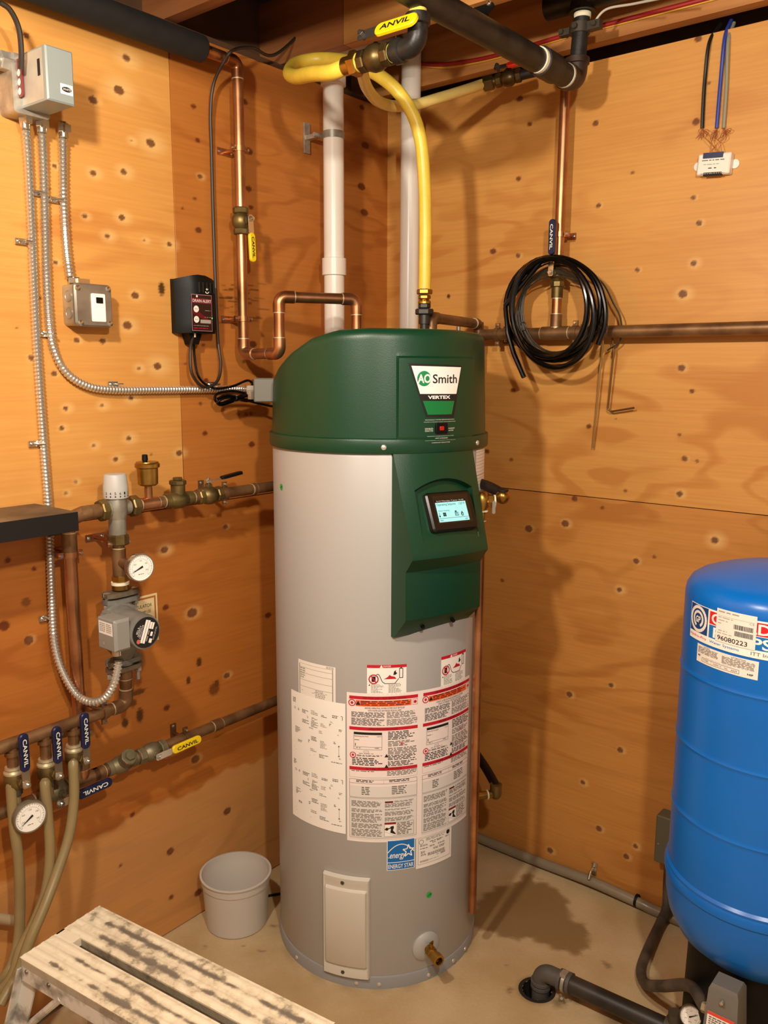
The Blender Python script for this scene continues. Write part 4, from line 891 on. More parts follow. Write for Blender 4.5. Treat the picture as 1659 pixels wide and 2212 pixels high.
one(lambda b: b.lathe(GA+V(0, -.20, 0), (0, 1, 0), [(0, .0297), (.012, .0297)], 24), 'thread_tape', tape, gm)
ru = RW(1258, 38, .17)
one(lambda b: b.cyl(GA+V(.004, 0, .05), V(ru[0], -.17, ru[2]+.02), .0205, 24), 'riser_pipe', blackiron, gm)
rc_ = V(GA[0]+.007, -.17, RW(1257, 62, .17)[2])
one(lambda b: (b.cyl(rc_-V(0, 0, .012), rc_+V(0, 0, .012), .026, 20), b.box(rc_+V(.04, 0, 0), (.035, .02, .02)), b.box(rc_-V(.04, 0, 0), (.03, .02, .016)), b.cyl(rc_+V(.045, -.02, 0), rc_+V(.045, .02, 0), .006, 8), b.cyl(rc_-V(.045, .02, 0), rc_-V(.045, -.02, 0), .006, 8), b.cyl(rc_+V(0, -.026, 0), rc_+V(0, -.034, 0), .007, 8)), 'ground_clamp', mat('dark clamp', '#4e463c', .45, .5), gm)
one(lambda b: b.lathe(V(ru[0], -.17, ru[2]-.002), (0, 0, 1), [(0, .0215), (.012, .0215)], 24), 'thread_tape', tape, gm)
one(lambda b: (b.cyl(V(ru[0], -.17, ru[2]+.012), V(ru[0], -.17, ru[2]+.06), .034, 20), b.cyl(V(ru[0]-.1, -.17, ru[2]+.045), V(ru[0]+.16, -.17, ru[2]+.045), .031, 20)), 'tee', blackiron, gm)
# drop to the yellow-handled valve
gy = .83
gv = thing('gas_valve_assembly', RW(820, 112, gy), 'black gas elbow and valve with yellow lever feeding the hose', 'gas valve')
E0 = RW(903, 10, gy); E1 = RW(905, 98, gy); E1 = V(E0[0], -gy, E1[2]); VE = RW(752, 134, gy)
vd = unit(V(VE[0], -gy, VE[2])-E1); vd = unit(V(vd[0], vd[1], 0)); zc = E1[2]
one(lambda b: (b.lathe(V(E0[0], -gy, zc+.052), (0, 0, 1), [(0, .016), (.075, .016)], 20), b.cyl(V(E0[0], -gy, zc+.128), V(GB[0], -gy, zc+.128), .018, 18)), 'nipple', blackiron, gv)
one(lambda b: (b.cyl(V(E0[0], -gy, zc+.06), V(E0[0], -gy, zc+.067), .0175, 20), b.cyl(V(E0[0], -gy, zc+.082), V(E0[0], -gy, zc+.094), .0175, 20)), 'thread_tape', ytape, gv)
one(lambda b: b.lathe(V(E0[0], -gy, zc+.096), (0, 0, 1), [(0, .022), (.002, .026), (.03, .026), (.05, .034)], 20), 'tee_boss', blackiron, gv)
b = MB(); b.tube(bend([V(E0[0], -gy, zc+.05), V(E0[0], -gy, zc), V(E0[0], -gy, zc)+vd*.05], .03, 10), .0205, 22)
b.lathe(V(E0[0], -gy, zc+.036), (0, 0, 1), [(0, .02), (.003, .025), (.022, .025), (.023, .018)], 22); b.lathe(V(E0[0], -gy, zc)+vd*.036, vd, [(0, .02), (.003, .025), (.02, .025), (.021, .018)], 22); b.build('elbow', blackiron, gv)
def along(px): 
    q = RW(px, 115, gy); return abs(q[0]-E0[0])
va = V(E0[0], -gy, zc)
one(lambda b: b.cyl(va+vd*.05, va+vd*.12, .0165, 18), 'nipple', blackiron, gv)
one(lambda b: b.cyl(va+vd*(along(842)-.004), va+vd*(along(842)+.004), .0185, 18), 'thread_tape', ytape, gv)
vc = va+vd*along(812)
dkb = mat('dark brass', '#6e5a34', .4, .8, color2='#3f3420', nscale=15)
one(lambda b: valve_body(b, vc, vd, (0, 0, 1), .0165, .082, stem=.03), 'valve_body', dkb, gv)
one(lambda b: b.cyl(va+vd*(along(778)-.004), va+vd*(along(778)+.004), .020, 18), 'thread_tape', ytape, gv)
one(lambda b: (b.hexn(va+vd*(along(770)-.008), va+vd*(along(770)+.012), .027), b.cyl(va+vd*along(765), va+vd*along(745), .019, 18)), 'hose_nut', brass, gv)
lo = unit(V(.35, -.8, .45)); lo = unit(lo-vd*np.dot(lo, vd))
LV = va+vd*along(797)+V(.01, -.034, .036)
lever(gv, LV, -vd, lo, yhandle, .105, .03, 'ANVIL', ink, lm=mat('dark lever', '#57524a', .4, .6), off=.0)
# hoses
hosem = mat('yellow gas hose', '#f0cf4a', 0.38, noise=0.12, nscale=30); hosem2 = mat('pale yellow gas hose', '#ead07a', 0.4, noise=0.08, nscale=30)
gh_ = thing('gas_hose', (.465, -.42, 1.75), 'thick yellow gas hose looping under the joists and down to the heater', 'gas hose')
ip = RW(917, 650, .43); IX = ip[0]
P = [va+vd*along(748), va+vd*along(715)+V(0, 0, -.003), RW(672, 160, .79), RW(640, 166, .73), LW(625, 158, .215), RW(640, 138, .60), RW(690, 128, .55), RW(750, 133, .53), RW(800, 152, .51), RW(850, 188, .49), RW(888, 240, .46), RW(908, 300, .44), RW(916, 380, .43), RW(919, 480, .43), RW(918, 570, .43), RW(917, 628, .43)]
one(lambda b: b.tube(spline(P, 12), .0168, 16), 'hose', hosem, gh_)
zt_ = RW(917, 628, .43)[2]
def gz(py): return RW(917, py, .43)[2]
q = lambda py: V(IX, -.43, gz(py))
one(lambda b: (b.hexn(q(625), q(636), .021), b.hexn(q(638), q(646), .0165), b.lathe(q(656), (0, 0, 1), [(0, .017), (.005, .017), (.012, .011)], 18)), 'brass_fitting', brass, gh_)
one(lambda b: (b.hexn(q(656), q(666), .0165), b.hexn(q(667), q(680), .0245), b.cyl(q(680), q(700), .015, 16), b.cyl(q(700), V(IX, -.43, 1.66), .011, 14)), 'union_fitting', mat('grey union', '#37342f', .38, .4), gh_)
gh2 = thing('gas_hose', RW(900, 225, .3), 'thin pale yellow gas hose looping to the red-handled valve', 'gas hose')
P = [RW(775, 140, .78), RW(783, 160, .72), RW(793, 190, .64), RW(815, 217, .54), RW(850, 229, .45), RW(900, 225, .36), RW(950, 211, .29), RW(1000, 196, .23), RW(1042, 182, .18)]
one(lambda b: b.tube(spline(P, 10), .0140, 14), 'hose', hosem2, gh2)
rvv = thing('gas_valve', RW(1080, 168, .16), 'small dark gas valve with red lever below the joist', 'gas valve')
A_ = RW(1044, 182, .175); B_ = RW(1175, 150, .12); d_ = unit(B_-A_); AL = lambda t: A_+d_*t*np.linalg.norm(B_-A_)
one(lambda b: (b.hexn(AL(0), AL(.17), .020), b.cyl(AL(.15), AL(.3), .0135, 16)), 'hose_nut', dkb, rvv)
one(lambda b: b.cyl(AL(.24), AL(.27), .0165, 16), 'thread_tape', tape, rvv)
one(lambda b: valve_body(b, AL(.42), d_, (0, 0, 1), .013, .07, stem=.028), 'valve_body', dkb, rvv)
one(lambda b: b.cyl(AL(.58), AL(.6), .0165, 16), 'thread_tape', ytape, rvv)
one(lambda b: b.cyl(AL(.5), AL(1.0), .0135, 16), 'nipple', blackiron, rvv)
lever(rvv, AL(.30)+V(0, -.020, .026), d_, unit(V(.1, -.75, .6)), mat('red vinyl', '#e02a10', .4), .055, .02, lm=mat('dark lever', '#57524a'), off=-.012)

# vent pipes
pv = thing('vent_pipe', LW(722, 600, .085), 'white plastic vent pipe with a coupling, strapped to the left wall', 'vent pipe')
px_ = LW(722, 600, .085); zt2 = LW(722, 178, .085)[2]; pc = V(px_[0], px_[1], 0)
one(lambda b: b.cyl(pc+V(0, 0, 1.2), pc+V(0, 0, zt2), .0302, 32), 'pipe', pvc, pv)
zc1 = LW(722, 577, .085)[2]; one(lambda b: b.lathe(pc+V(0, 0, zc1-.026), (0, 0, 1), [(0, .0305), (.002, .036), (.050, .036), (.052, .0305)], 32, cap=False), 'coupling', pvc, pv)
one(lambda b: (b.lathe(pc+V(0, 0, zt2-.012), (0, 0, 1), [(0, .0305), (.002, .0365), (.045, .0365)], 32), b.tube(bend([pc+V(0, 0, zt2+.03), pc+V(0, 0, zt2+.075), pc+V(.16, .09, zt2+.075)], .045, 10), .0365, 28)), 'elbow', pvc, pv)
zb_ = LW(700, 303, .03)[2]
b = MB(); b.lathe(pc+V(0, 0, zb_-.010), (0, 0, 1), [(0, .0306), (0, .0325), (.020, .0325), (.020, .0306)], 28, cap=False); b.box(V(.004, px_[1]-.028, zb_), (.006, .022, .085)); b.box(V(.028, px_[1]-.028, zb_), (.05, .018, .012)); b.cyl(pc+V(-.03, -.02, zb_), pc+V(-.03, -.05, zb_), .006, 10); b.build('wall_strap', steel, pv)
pw = thing('vent_pipe', RW(885, 600, .075), 'white plastic vent pipe rising behind the yellow gas hose in the corner', 'vent pipe')
stk = Print(around(pc[:2], .0367, math.radians(-95), zt2), .004); stk.rect(-.012, .008, .006, .030, ink); stk.rect(-.012, .012, .006, .026, red, .0003); stk.build('pipe_sticker', pv)
p2 = RW(885, 500, .075); pc2 = V(p2[0], -.075, 0)
one(lambda b: b.cyl(pc2+V(0, 0, 1.2), pc2+V(0, 0, 2.68), .0302, 32), 'pipe', pvc, pw)

# wiring along the joist
redc = one(lambda b: b.tube(spline([RW(880, 132, .05), RW(905, 138, .05), RW(960, 139, .052), RW(1032, 129, .05), RW(1095, 114, .05), RW(1146, 99, .05), RW(1234, 73, .05), RW(1400, 30, .05), RW(1560, -12, .05), RW(1700, -48, .05)]), .0062, 10), 'red_cable', mat('red cable', '#9a1c1c', .45)); tag(redc, 'red cable stapled along the face of the end joist', 'cable')
yc = one(lambda b: b.tube(spline([RW(905, 141, .048), RW(960, 146, .048), RW(1032, 135, .047), RW(1095, 119, .047), RW(1234, 78, .047), RW(1400, 36, .047), RW(1560, -6, .047)]), .0032, 8), 'yellow_cable', mat('yellow cable', '#d8ac3c', .45)); tag(yc, 'thin yellow cable running just under the red cable', 'cable')
wc = one(lambda b: b.tube(spline([rc_+V(.05, 0, 0), RW(1285, 48, .17), RW(1310, 20, .17), RW(1370, 8, .17), RW(1460, -10, .2)]), .003, 8), 'ground_wire', mat('grey wire', '#bdb6a6', .45)); tag(wc, 'thin grey ground wire arching from the pipe clamp', 'wire')
# black pipe hook bracket on the joist
hk = thing('pipe_hook', V(.56, -.455, 2.47), 'black steel hook bracket screwed to the joist behind the gas pipe', 'bracket')
hb = [FL(*q, 2.445) for q in ((1018, 25), (1060, 10))]; hy = -.452; hp_ = lambda px, py: hit(px, py, 1, hy)
one(lambda b: (b.prism([hp_(1015, 22), hp_(1066, 6), hp_(1070, 14), hp_(1055, 32), hp_(1053, 52), hp_(1036, 52), hp_(1034, 32), hp_(1018, 32)], V(0, -.006, 0)), b.tube(bend([hp_(1045, 48), hp_(1042, 96), hp_(1032, 90), hp_(1030, 84)], .02), .006, 8)), 'hook', blackp, hk)
for q in ((1022, 22), (1059, 9)): one(lambda b: b.lathe(hp_(*q)+V(0, -.006, 0), (0, -1, 0), [(0, .006), (.003, .005), (.005, .002)], 10), 'screw', chrome, hk)

# ================================================================== LEFT WALL: supply line from the ceiling to the heater
sl = thing('copper_supply_line', (.06, -.699, 1.63), 'bright copper supply pipe dropping down the left wall and looping into the heater', 'pipe')
ztop = LW(508, 133, .06)[2]; D0 = V(.06, -.699, ztop); D1 = V(.06, -.699, 1.627); D2 = V(.2, -.699, 1.627); D3 = V(.2, -.699, LW(603, 641, .2)[2])
ho = V(.3115, -.516, 0); d4 = hit(770, 631, 1, -.516); D4 = V(d4[0], -.516, D3[2]); D5 = V(d4[0], -.516, 1.64)
vzc = LW(521, 478, .06)[2]
run(sl, [V(.06, -1.9, ztop), D0, D1, D2, D3, D4, D5], .0143, copper, br=.027)
ye = LW(437, 112, .06)[1]
one(lambda b: b.lathe(V(.06, -1.88, ztop), (0, 1, 0), [(0, .016), (0, .032), (ye+1.88-.004, .032), (ye+1.88, .029), (ye+1.88, .016)], 28, cap=False), 'pipe_insulation', mat('black foam', '#242320', .8, noise=.25, nscale=30), sl)
hanger(sl, V(.06, -.699, LW(517, 322, .06)[2]), (0, 0, 1), (1, 0, 0), .0143, .06); hanger(sl, V(.06, -.699, LW(525, 689, .06)[2]), (0, 0, 1), (1, 0, 0), .0143, .06)
vp = V(.06, -.699, vzc)
bv1 = thing('ball_valve', vp, 'brass ball valve with yellow lever hanging down on the bright copper pipe', 'valve')
one(lambda b: valve_body(b, vp, (0, 0, 1), (1, 0, 0), .0143, .07, stem=.034), 'valve_body', bronze, bv1)
lever(bv1, vp+V(.034, .004, .004), (0, .05, -1), (1, 0, 0), yhandle, .075, .02, 'CANVIL', ink, off=.0)

# ------------------------------------------------------------------ grey relay box, top left
bx = thing('relay_box', LW(100, 170, 0), 'grey metal relay box on a galvanised junction box, high on the left wall', 'electrical box')
greybox = mat('grey painted steel', '#969e9a', .42, .1); greyold = mat('scuffed grey steel', '#c9c2b0', .45, .2, color2='#b0aca0', nscale=14)
dF = .16; c_tr = LW(158, 113, dF); c_br = LW(163, 230, dF); c_tl = LW(97, 96, dF)
zB = c_br[2]; zTp = c_tr[2]; yR = c_br[1]; yL = c_tl[1]
one(lambda b: b.rbox(V((dF+.058)/2, (yL+yR)/2, (zB+zTp)/2), (yR-yL, zTp-zB, dF-.058), .002, (V(0, 1, 0), V(0, 0, 1), V(1, 0, 0)), bev=.003), 'cover', greybox, bx)
one(lambda b: b.rbox(V(.029, (yL+yR)/2-.008, (zB+zTp)/2-.004), (yR-yL+.02, zTp-zB+.012, .058), .008, (V(0, 1, 0), V(0, 0, 1), V(1, 0, 0))), 'back_box', steel, bx)
# scuffed left side, red tag, slot
sidep = Print(lambda u, v, h: V(u, yL-h, v)); sidep.rect(.062, zB+.004, dF-.012, zTp-.004, greyold); sidep.rect(.128, zB+.050, .138, zB+.082, ink, .0005); sidep.build('side_patch', bx)
tg = one(lambda b: b.rbox(V(.060, yL-.004, (zB+zTp)/2+.005), (.03, .075, .004), .005, (V(1, 0, 0), V(0, 0, 1), V(0, -1, 0))), 'red_tag', mat('maroon tag', '#7a2420', .4), bx)
tp = Print(lambda u, v, h: V(.060+u, yL-.006-h, (zB+zTp)/2+.005+v))
for k in (-.026, -.008, .010): tp.disc(.004, k, .006, paper, 0, 16, r2=.007)
tp.build('tag_marks', bx)
lp = Print(flat(V(dF+.0003, (yL+yR)/2+.012, zB+.028), (0, 1, 0), (0, 0, 1))); lp.rect(-.014, -.010, .014, .010, paper); lp.disc(0, 0, .011, ink, .0003, 20, r2=.005); lp.text('WHITE', -.009, -.0022, .009, .0022, paper, .0006); lp.build('maker_label', bx)
for px in (52, 88, 135):
    q = LW(px, 240, .035); one(lambda b: (b.hexn(V(.035, q[1], zB-.004), V(.035, q[1], zB-.022), .013), b.cyl(V(.035, q[1], zB-.02), V(.035, q[1], zB-.032), .0105, 14), b.box(V(.049, q[1], zB-.016), (.010, .014, .016))), 'connector', chrome, bx)
q = LW(28, 138, .04); one(lambda b: (b.cyl(V(.04, yL-.01, q[2]), V(.04, -1.9, q[2]), .0135, 18), b.hexn(V(.04, yL-.008, q[2]), V(.04, yL-.036, q[2]), .02)), 'conduit_stub', steel, bx)
ac_ = one(lambda b: b.tube(spline([LW(0, 5, .12), LW(22, 22, .12), LW(40, 60, .115), LW(46, 110, .11), LW(45, 150, .10)]), .0055, 8), 'control_cable', mat('brown cable', '#2c2016', .5)); tag(ac_, 'thin brown cable curving down to the relay box', 'cable')

# ------------------------------------------------------------------ flexible metal conduits
flexm = mat('flexible steel conduit', '#dedad0', .3, .85)
def strap(parent, px, py, dx, d=.006):
    q = LW(px, py, .006); s = 1 if dx > 0 else -1
    one(lambda b: (b.box(q+V(0, s*.012, 0), (.003, .026, .013)), b.tube([q+V(-.003, s*.006, 0), q+V(.012, s*.004, 0), q+V(.018, -s*.006, 0)], .0028, 6), b.lathe(q+V(0, s*.018, 0), (1, 0, 0), [(0, .005), (.003, .0045), (.005, .002)], 10)), 'conduit_strap', chrome, parent)
def conduit(pts, lb, straps, r=.0088, d=.014):
    P = [LW(a, c, dd) for a, c, dd in pts]; t = thing('flexible_conduit', P[-1], lb, 'conduit')
    one(lambda b: b.tube(spline(P, 8), r, 10, rib=(.0085, .0016)), 'conduit_tube', flexm, t)
    for s in straps: strap(t, *s)
    return t
conduit([(52,243,.03),(60,340,.018),(68,500,.014),(78,720,.014),(92,930,.014),(104,1090,.014),(108,1180,.018),(112,1300,.02),(118,1390,.03),(135,1450,.05),(165,1500,.08),(195,1516,.12),(225,1508,.15),(245,1480,.17),(254,1445,.175),(256,1428,.175)], 'long flexible steel conduit from the relay box down to the pump', [(56, 523, -1), (84, 958, -1), (106, 1333, -1)])
conduit([(88,250,.03),(93,340,.018),(97,460,.014),(101,600,.014),(107,700,.014),(117,755,.014),(142,803,.014),(185,832,.014),(240,842,.014),(340,842,.014),(450,841,.014),(520,840,.02),(562,840,.05)], 'flexible steel conduit curving along the wall to the heater box', [(84, 418, -1), (108, 722, -1), (253, 830, -1), (463, 830, -1)])
conduit([(135,262,.03),(136,340,.018),(138,440,.014),(143,530,.016),(151,598,.02)], 'short flexible steel conduit down to the square switch box', [(124, 433, -1)])

# ------------------------------------------------------------------ square switch box
jb = thing('switch_box', LW(195, 660, 0), 'square galvanised steel box with white switch plate on the left wall', 'electrical box')
dJ = .055; jTL = LW(160, 612, dJ); jTR = LW(236, 618, dJ); jB = LW(240, 710, dJ); yA, yB_ = jTL[1], jTR[1]+.006; zA, zD = LW(200, 613, dJ)[2], LW(200, 706, dJ)[2]
AX = (V(0, 1, 0), V(0, 0, 1), V(1, 0, 0)); jc = V(0, (yA+yB_)/2, (zA+zD)/2)
one(lambda b: b.rbox(jc+V(.023, 0, 0), (yB_-yA-.004, zA-zD-.004, .046), .008, AX), 'box_body', mat('zinc box', '#c9bfa0', .4, .6, color2='#a89c7e', nscale=15), jb)
one(lambda b: b.rbox(jc+V(.051, 0, 0), (yB_-yA, zA-zD, .010), .010, AX, bev=.004), 'cover_plate', mat('galvanised cover', '#a9a294', .38, .7, color2='#8e877a', nscale=20), jb)
for u, v in ((-.42, .38), (.4, .4), (-.38, -.42), (.41, -.41)): one(lambda b: b.lathe(jc+V(.056, u*(yB_-yA), v*(zA-zD)), (1, 0, 0), [(0, .007), (.002, .006), (.003, .003)], 12), 'screw', chrome, jb)
swp = one(lambda b: b.rbox(jc+V(.0575, .010, -.005), (.036, .064, .005), .003, AX, bev=.0015), 'switch_plate', paperw, jb)
one(lambda b: b.rbox(jc+V(.0605, .011, .012), (.017, .013, .003), .001, AX), 'switch_window', blackp, swp)
for v in (.02, -.018):
    one(lambda b: b.lathe(V(.026, yA+.0015, jc[2]+v), (0, -1, 0), [(0, .0135), (.0012, .0135), (.0012, .012), (.0004, .0115)], 20), 'knockout', steel, jb)
one(lambda b: (b.hexn(V(.022, LW(160, 605, .022)[1], zA), V(.022, LW(160, 605, .022)[1], zA+.014), .014), b.box(V(.03, LW(172, 603, .022)[1], zA+.006), (.02, .03, .01))), 'connector', chrome, jb)

# ------------------------------------------------------------------ drain alarm
al = thing('drain_alarm', LW(420, 660, 0), 'black wall alarm with red panel and two round white buttons', 'alarm')
dA = .062; aL = LW(374, 660, .012)[1]; aR = LW(469, 660, dA)[1]; aT = LW(435, 602, dA)[2]; aBt = LW(435, 718, dA)[2]; aw = aR-aL; am = (aL+aR)/2
sec = [(0.0, aL+.002), (.018, aL), (.05, aL+.02), (dA-.004, aL+.032), (dA, aL+.045), (dA+.003, (aL+.032+aR)/2), (dA, aR-.012), (dA-.005, aR-.002), (0.0, aR)]
N_ = 10; G = []
for x, y in sec:
    row = []
    for k in range(N_+1):
        v = k/N_; z = aBt+(aT-aBt)*v; u = (y-aL)/aw; top = .012*math.sin(PI*min(max(u, 0), 1))*v**6; sh = 1-(.06 if k in (0, N_) else 0); row.append(V(x*sh, y, z+top-.002))
    G.append(row)
b = MB(); b.grid(G); n0 = len(sec); tops = [r[-1] for r in G]; bots = [r[0] for r in G]; b.add(tops, [tuple(range(n0))]); b.add(bots, [tuple(range(n0))[::-1]]); b.build('case', blackp, al, sharp=30)
fy0 = aL+.036; fo = V(dA+.0035, (fy0+aR-.008)/2, (aT+aBt)/2)
for k in range(5): one(lambda b: b.box(V(dA+.002, fy0+.008+k*.012, aT-.022), (.005, .0015, .026)), 'vent_rib', mat('dark rib', '#2a2924', .4), al)
fo2 = LW(436, 676, dA+.0045); ap = Print(flat(fo2, (0, 1, 0), (0, 0, 1)), 1); hw = abs(LW(458, 676, dA+.0045)[1]-LW(414, 676, dA+.0045)[1])/2; hh = .046
maroon = mat('maroon panel', '#7c2a36', .4); dkp = mat('dark panel', '#2c1414', .35)
ap.rect(-hw, -hh, hw, hh, mat('panel rim', '#a8787c', .4)); ap.rect(-hw+.0015, -hh+.0015, hw-.0015, hh-.0015, dkp, .0003); ap.rect(-hw+.0015, hh-.022, hw-.0015, hh-.010, maroon, .0005); ap.text('DRAIN ALERT', -hw+.004, hh-.0195, hw-.003, hh-.0125, paper, .0008); ap.disc(-hw+.018, hh-.005, .003, paper, .0006)
ap.poly([(-hw+.005, .012), (hw-.004, -.020), (hw-.004, -.026), (-hw+.005, -.002)], dred, .0004)
for v, t in ((.009, 'TEST'), (-.017, 'SILENCE')): ap.disc(-hw+.0145, v, .0085, paper, .0008, 24); ap.text(t, -hw+.009, v-.0012, -hw+.020, v+.0012, inkg, .0011)
ap.rect(-.006, -.026, hw-.005, -.017, inkl, .0006); ap.words(.008, -.012, hw-.004, -.010, 1, inkl, .0006); ap.words(.010, .005, hw-.004, .007, 1, inkl, .0006); ap.words(-hw+.005, -.034, hw-.004, -.032, 1, inkl, .0006, word=.006); ap.words(-hw+.005, -.041, hw-.004, -.038, 1, red, .0006, word=.008); ap.disc(hw-.001, -.012, .0018, mat('green led', '#3cf060', .4, emit=1.5), .0009, 12)
ap.build('front_panel', al, 'maroon front panel reading DRAIN ALERT')
sp2 = Print(lambda u, v, h: V(.034+u, aL+.010-h*0-u*(-.7), aT-.032+v)); hp3 = Print(flat(fo+V(0, .002, .038), (0, 1, 0), (0, 0, 1))); hp3.ring(0, 0, .006, .0022, paper, .0004, a0=200, a1=340); hp3.poly([(-.004, .004), (0, 0), (.004, .004), (0, .007)], paper, .0005); hp3.build('case_mark', al)
one(lambda b: b.prism([V(.004, aL+.03, aBt), V(.004, aR-.03, aBt), V(.004, am+.01, aBt-.03), V(.004, am-.012, aBt-.03)], V(.03, 0, 0)), 'bottom_tab', blackp, al)
one(lambda b: (b.cyl(V(.036, am-.004, aBt-.012), V(.036, am-.004, aBt+.004), .0035, 10),), 'tab_screw', chrome, al)
bcab = mat('brown cable', '#2c2016')
sc1 = one(lambda b: b.tube(spline([LW(680, 120, .0)+V(0, 0, .1), LW(596, 117, .045), LW(545, 103, .07), LW(505, 108, .095), LW(484, 132, .075), LW(462, 180, .035), LW(455, 240, .02), LW(457, 330, .012), LW(460, 450, .012), LW(465, 600, .012), LW(471, 733, .014), LW(477, 790, .03), LW(468, 825, .04), LW(440, 836, .04), LW(415, 808, .045), LW(411, 760, .04), LW(416, 728, .03)]), .0042, 8), 'sensor_cable', bcab); tag(sc1, 'thin brown cable hanging down the left wall to the alarm', 'cable')
for px, py in ((455, 246), (471, 732)): pass
pc3 = thing('power_cord', LW(510, 855, .05), 'bundled black power cord below the alarm', 'power cord')
one(lambda b: b.tube(spline([LW(419, 728, .03), LW(420, 770, .035), LW(430, 815, .04), LW(460, 838, .04), LW(500, 835, .05), LW(535, 822, .05), LW(545, 832, .05), LW(540, 850, .05), LW(505, 845, .055), LW(470, 850, .05), LW(465, 865, .05), LW(480, 870, .05), LW(520, 855, .055), LW(550, 850, .055), LW(556, 862, .05), LW(530, 866, .05), LW(495, 858, .06), LW(470, 868, .055), LW(480, 875, .05), LW(520, 862, .06), LW(545, 868, .05), LW(575, 875, .06), LW(600, 880, .08)]), .0036, 8), 'cord', blackgloss, pc3)
one(lambda b: b.tube(spline([LW(470, 862, .058), LW(490, 853, .062), LW(520, 858, .062), LW(555, 850, .058), LW(552, 866, .056), LW(515, 862, .062), LW(475, 872, .056)]), .0036, 8), 'cord', blackgloss, pc3)
one(lambda b: b.tube([LW(506, 850, .062), LW(512, 860, .066), LW(506, 868, .06)], .0016, 6), 'twist_tie', drab, pc3)
hb_ = thing('heater_junction_box', LW(580, 842, .15), 'small grey metal junction box on the side of the green hood', 'electrical box')
hq = cz+V(-.28*RX[0], -.28*RX[1], 0); hzb = hit(585, 842, 1, -.72)[2]; HBp = V(hq[0]-.018*RX[0], hq[1]-.018*RX[1], hzb); rx3 = V(RX[0], RX[1], 0); fw3 = unit(V(_fw[0], _fw[1], 0))
one(lambda b: b.rbox(HBp, (.055, .062, .05), .004, (rx3, V(0, 0, 1), -fw3), bev=.003), 'box', mat('box grey', '#706e66', .5, .3), hb_)
one(lambda b: (b.hexn(HBp-rx3*.027-V(0, 0, .0), HBp-rx3*.048, .013), b.box(HBp-rx3*.036-V(0, 0, .014)-fw3*.01, (.012, .012, .02))), 'connector', steel, hb_)

# ------------------------------------------------------------------ black metal shelf
dust = mat('dusty black steel', '#3a2c20', .6, color2='#7a6448', nscale=7, lo=.4, hi=.75); blk = mat('black steel', '#100e0c', .5)
sh = thing('metal_shelf', (.09, -1.5, 1.24), 'black sheet-metal shelf edge with a dusty top on the left wall', 'shelf')
b = MB(); ys = -1.293; b.box((.0875, (ys-2.1)/2, 1.256), (.175, 2.1+ys, .042)); o = b.build('shelf_body', blk, sh)
one(lambda b: b.box((.0875, (ys-2.1)/2-.001, 1.2774), (.173, 2.1+ys-.004, .0012)), 'shelf_top', dust, sh)
one(lambda b: b.box((.10, ys-.02, 1.228), (.03, .03, .016)), 'bracket_foot', blk, sh)

# ------------------------------------------------------------------ hydronic upper line: mixing valve, vent, check valve, ball valve
DU = .10
def UL(px, dz=0): q = LW(px, 1100, DU); return V(DU, q[1], UZ+dz)
UZ = LW(252, 1098, DU)[2]
ul = thing('upper_copper_line', UL(400), 'dull copper line along the left wall from the shelf to behind the heater', 'pipe')
one(lambda b: b.cyl(UL(222), UL(182), .0145, 18), 'pipe', copper_old, ul)
one(lambda b: b.tube([UL(192), UL(180), V(DU-.02, UL(165)[1], UZ-.012), V(DU-.04, ys-.03, UZ-.03)], .017, 16), 'elbow', copper_old, ul)
one(lambda b: b.cyl(UL(290), V(DU, -.36, UZ), .0145, 18), 'pipe', copper_old, ul)
collar(ul, UL(322), (0, 1, 0), .0145, .05, copper, name='tee'); collar(ul, UL(205), (0, 1, 0), .0145, .03, copper_old); collar(ul, UL(548), (0, 1, 0), .0145, .012, copper_old)
collar(ul, UL(362), (0, 1, 0), .0145, .02, bronze); collar(ul, UL(425), (0, 1, 0), .0145, .02, copper_old)
hanger(ul, UL(486), (0, 1, 0), (1, 0, 0), .0145, DU, copper_old)
mv = thing('mixing_valve', UL(250), 'thermostatic mixing valve with grey numbered knob above the pump', 'mixing valve')
mvm = mat('nickel valve', '#b3aea0', .4, .6, color2='#8f8a7c', nscale=18); m0 = UL(252)
one(lambda b: (b.cyl(UL(228), UL(278), .018, 20), b.cyl(m0+V(0, 0, .012), m0-V(0, 0, .062), .0205, 20), b.lathe(m0, (0, 0, 1), [(-.025, .021), (-.01, .026), (.01, .026), (.03, .023)], 22)), 'valve_body', mvm, mv)
for p0_, p1_ in ((UL(213), UL(229)), (UL(280), UL(297)), (m0-V(0, 0, .062), m0-V(0, 0, .088))): one(lambda b: b.hexn(p0_, p1_, .026, n=8), 'union_nut', bronze, mv)
kb = one(lambda b: b.lathe(m0+V(0, 0, .026), (0, 0, 1), [(0, .029), (.004, .0295), (.030, .029), (.034, .0275), (.052, .0265), (.056, .024), (.057, .01)], 28), 'knob', mat('grey knob', '#b9b7b2', .45), mv)
kp = Print(around(m0[:2], .0294, 0, m0[2]+.026), .004)
for k, ch in enumerate(('3', '4', '5', '6', '1', '2')): a = (-80+22*k)*PI/180*.0294; kp.text(ch, a-.002, .010, a+.002, .016, ink); kp.rect(a-.0015, .004, a+.0015, .007, ink)
kp.build('knob_numbers', mv)
av = thing('air_vent', UL(322, .02), 'small brass automatic air vent with black cap on the upper line', 'air vent')
a0 = UL(322); one(lambda b: b.cyl(a0+V(0, 0, .012), a0+V(0, 0, .040), .010, 14), 'stem', copper, av)
one(lambda b: b.lathe(a0+V(0, 0, .038), (0, 0, 1), [(0, .0095), (.006, .0095), (.008, .02), (.012, .0245), (.050, .0255), (.053, .030), (.061, .030), (.063, .0275), (.066, .0265)], 28), 'float_body', brass, av)
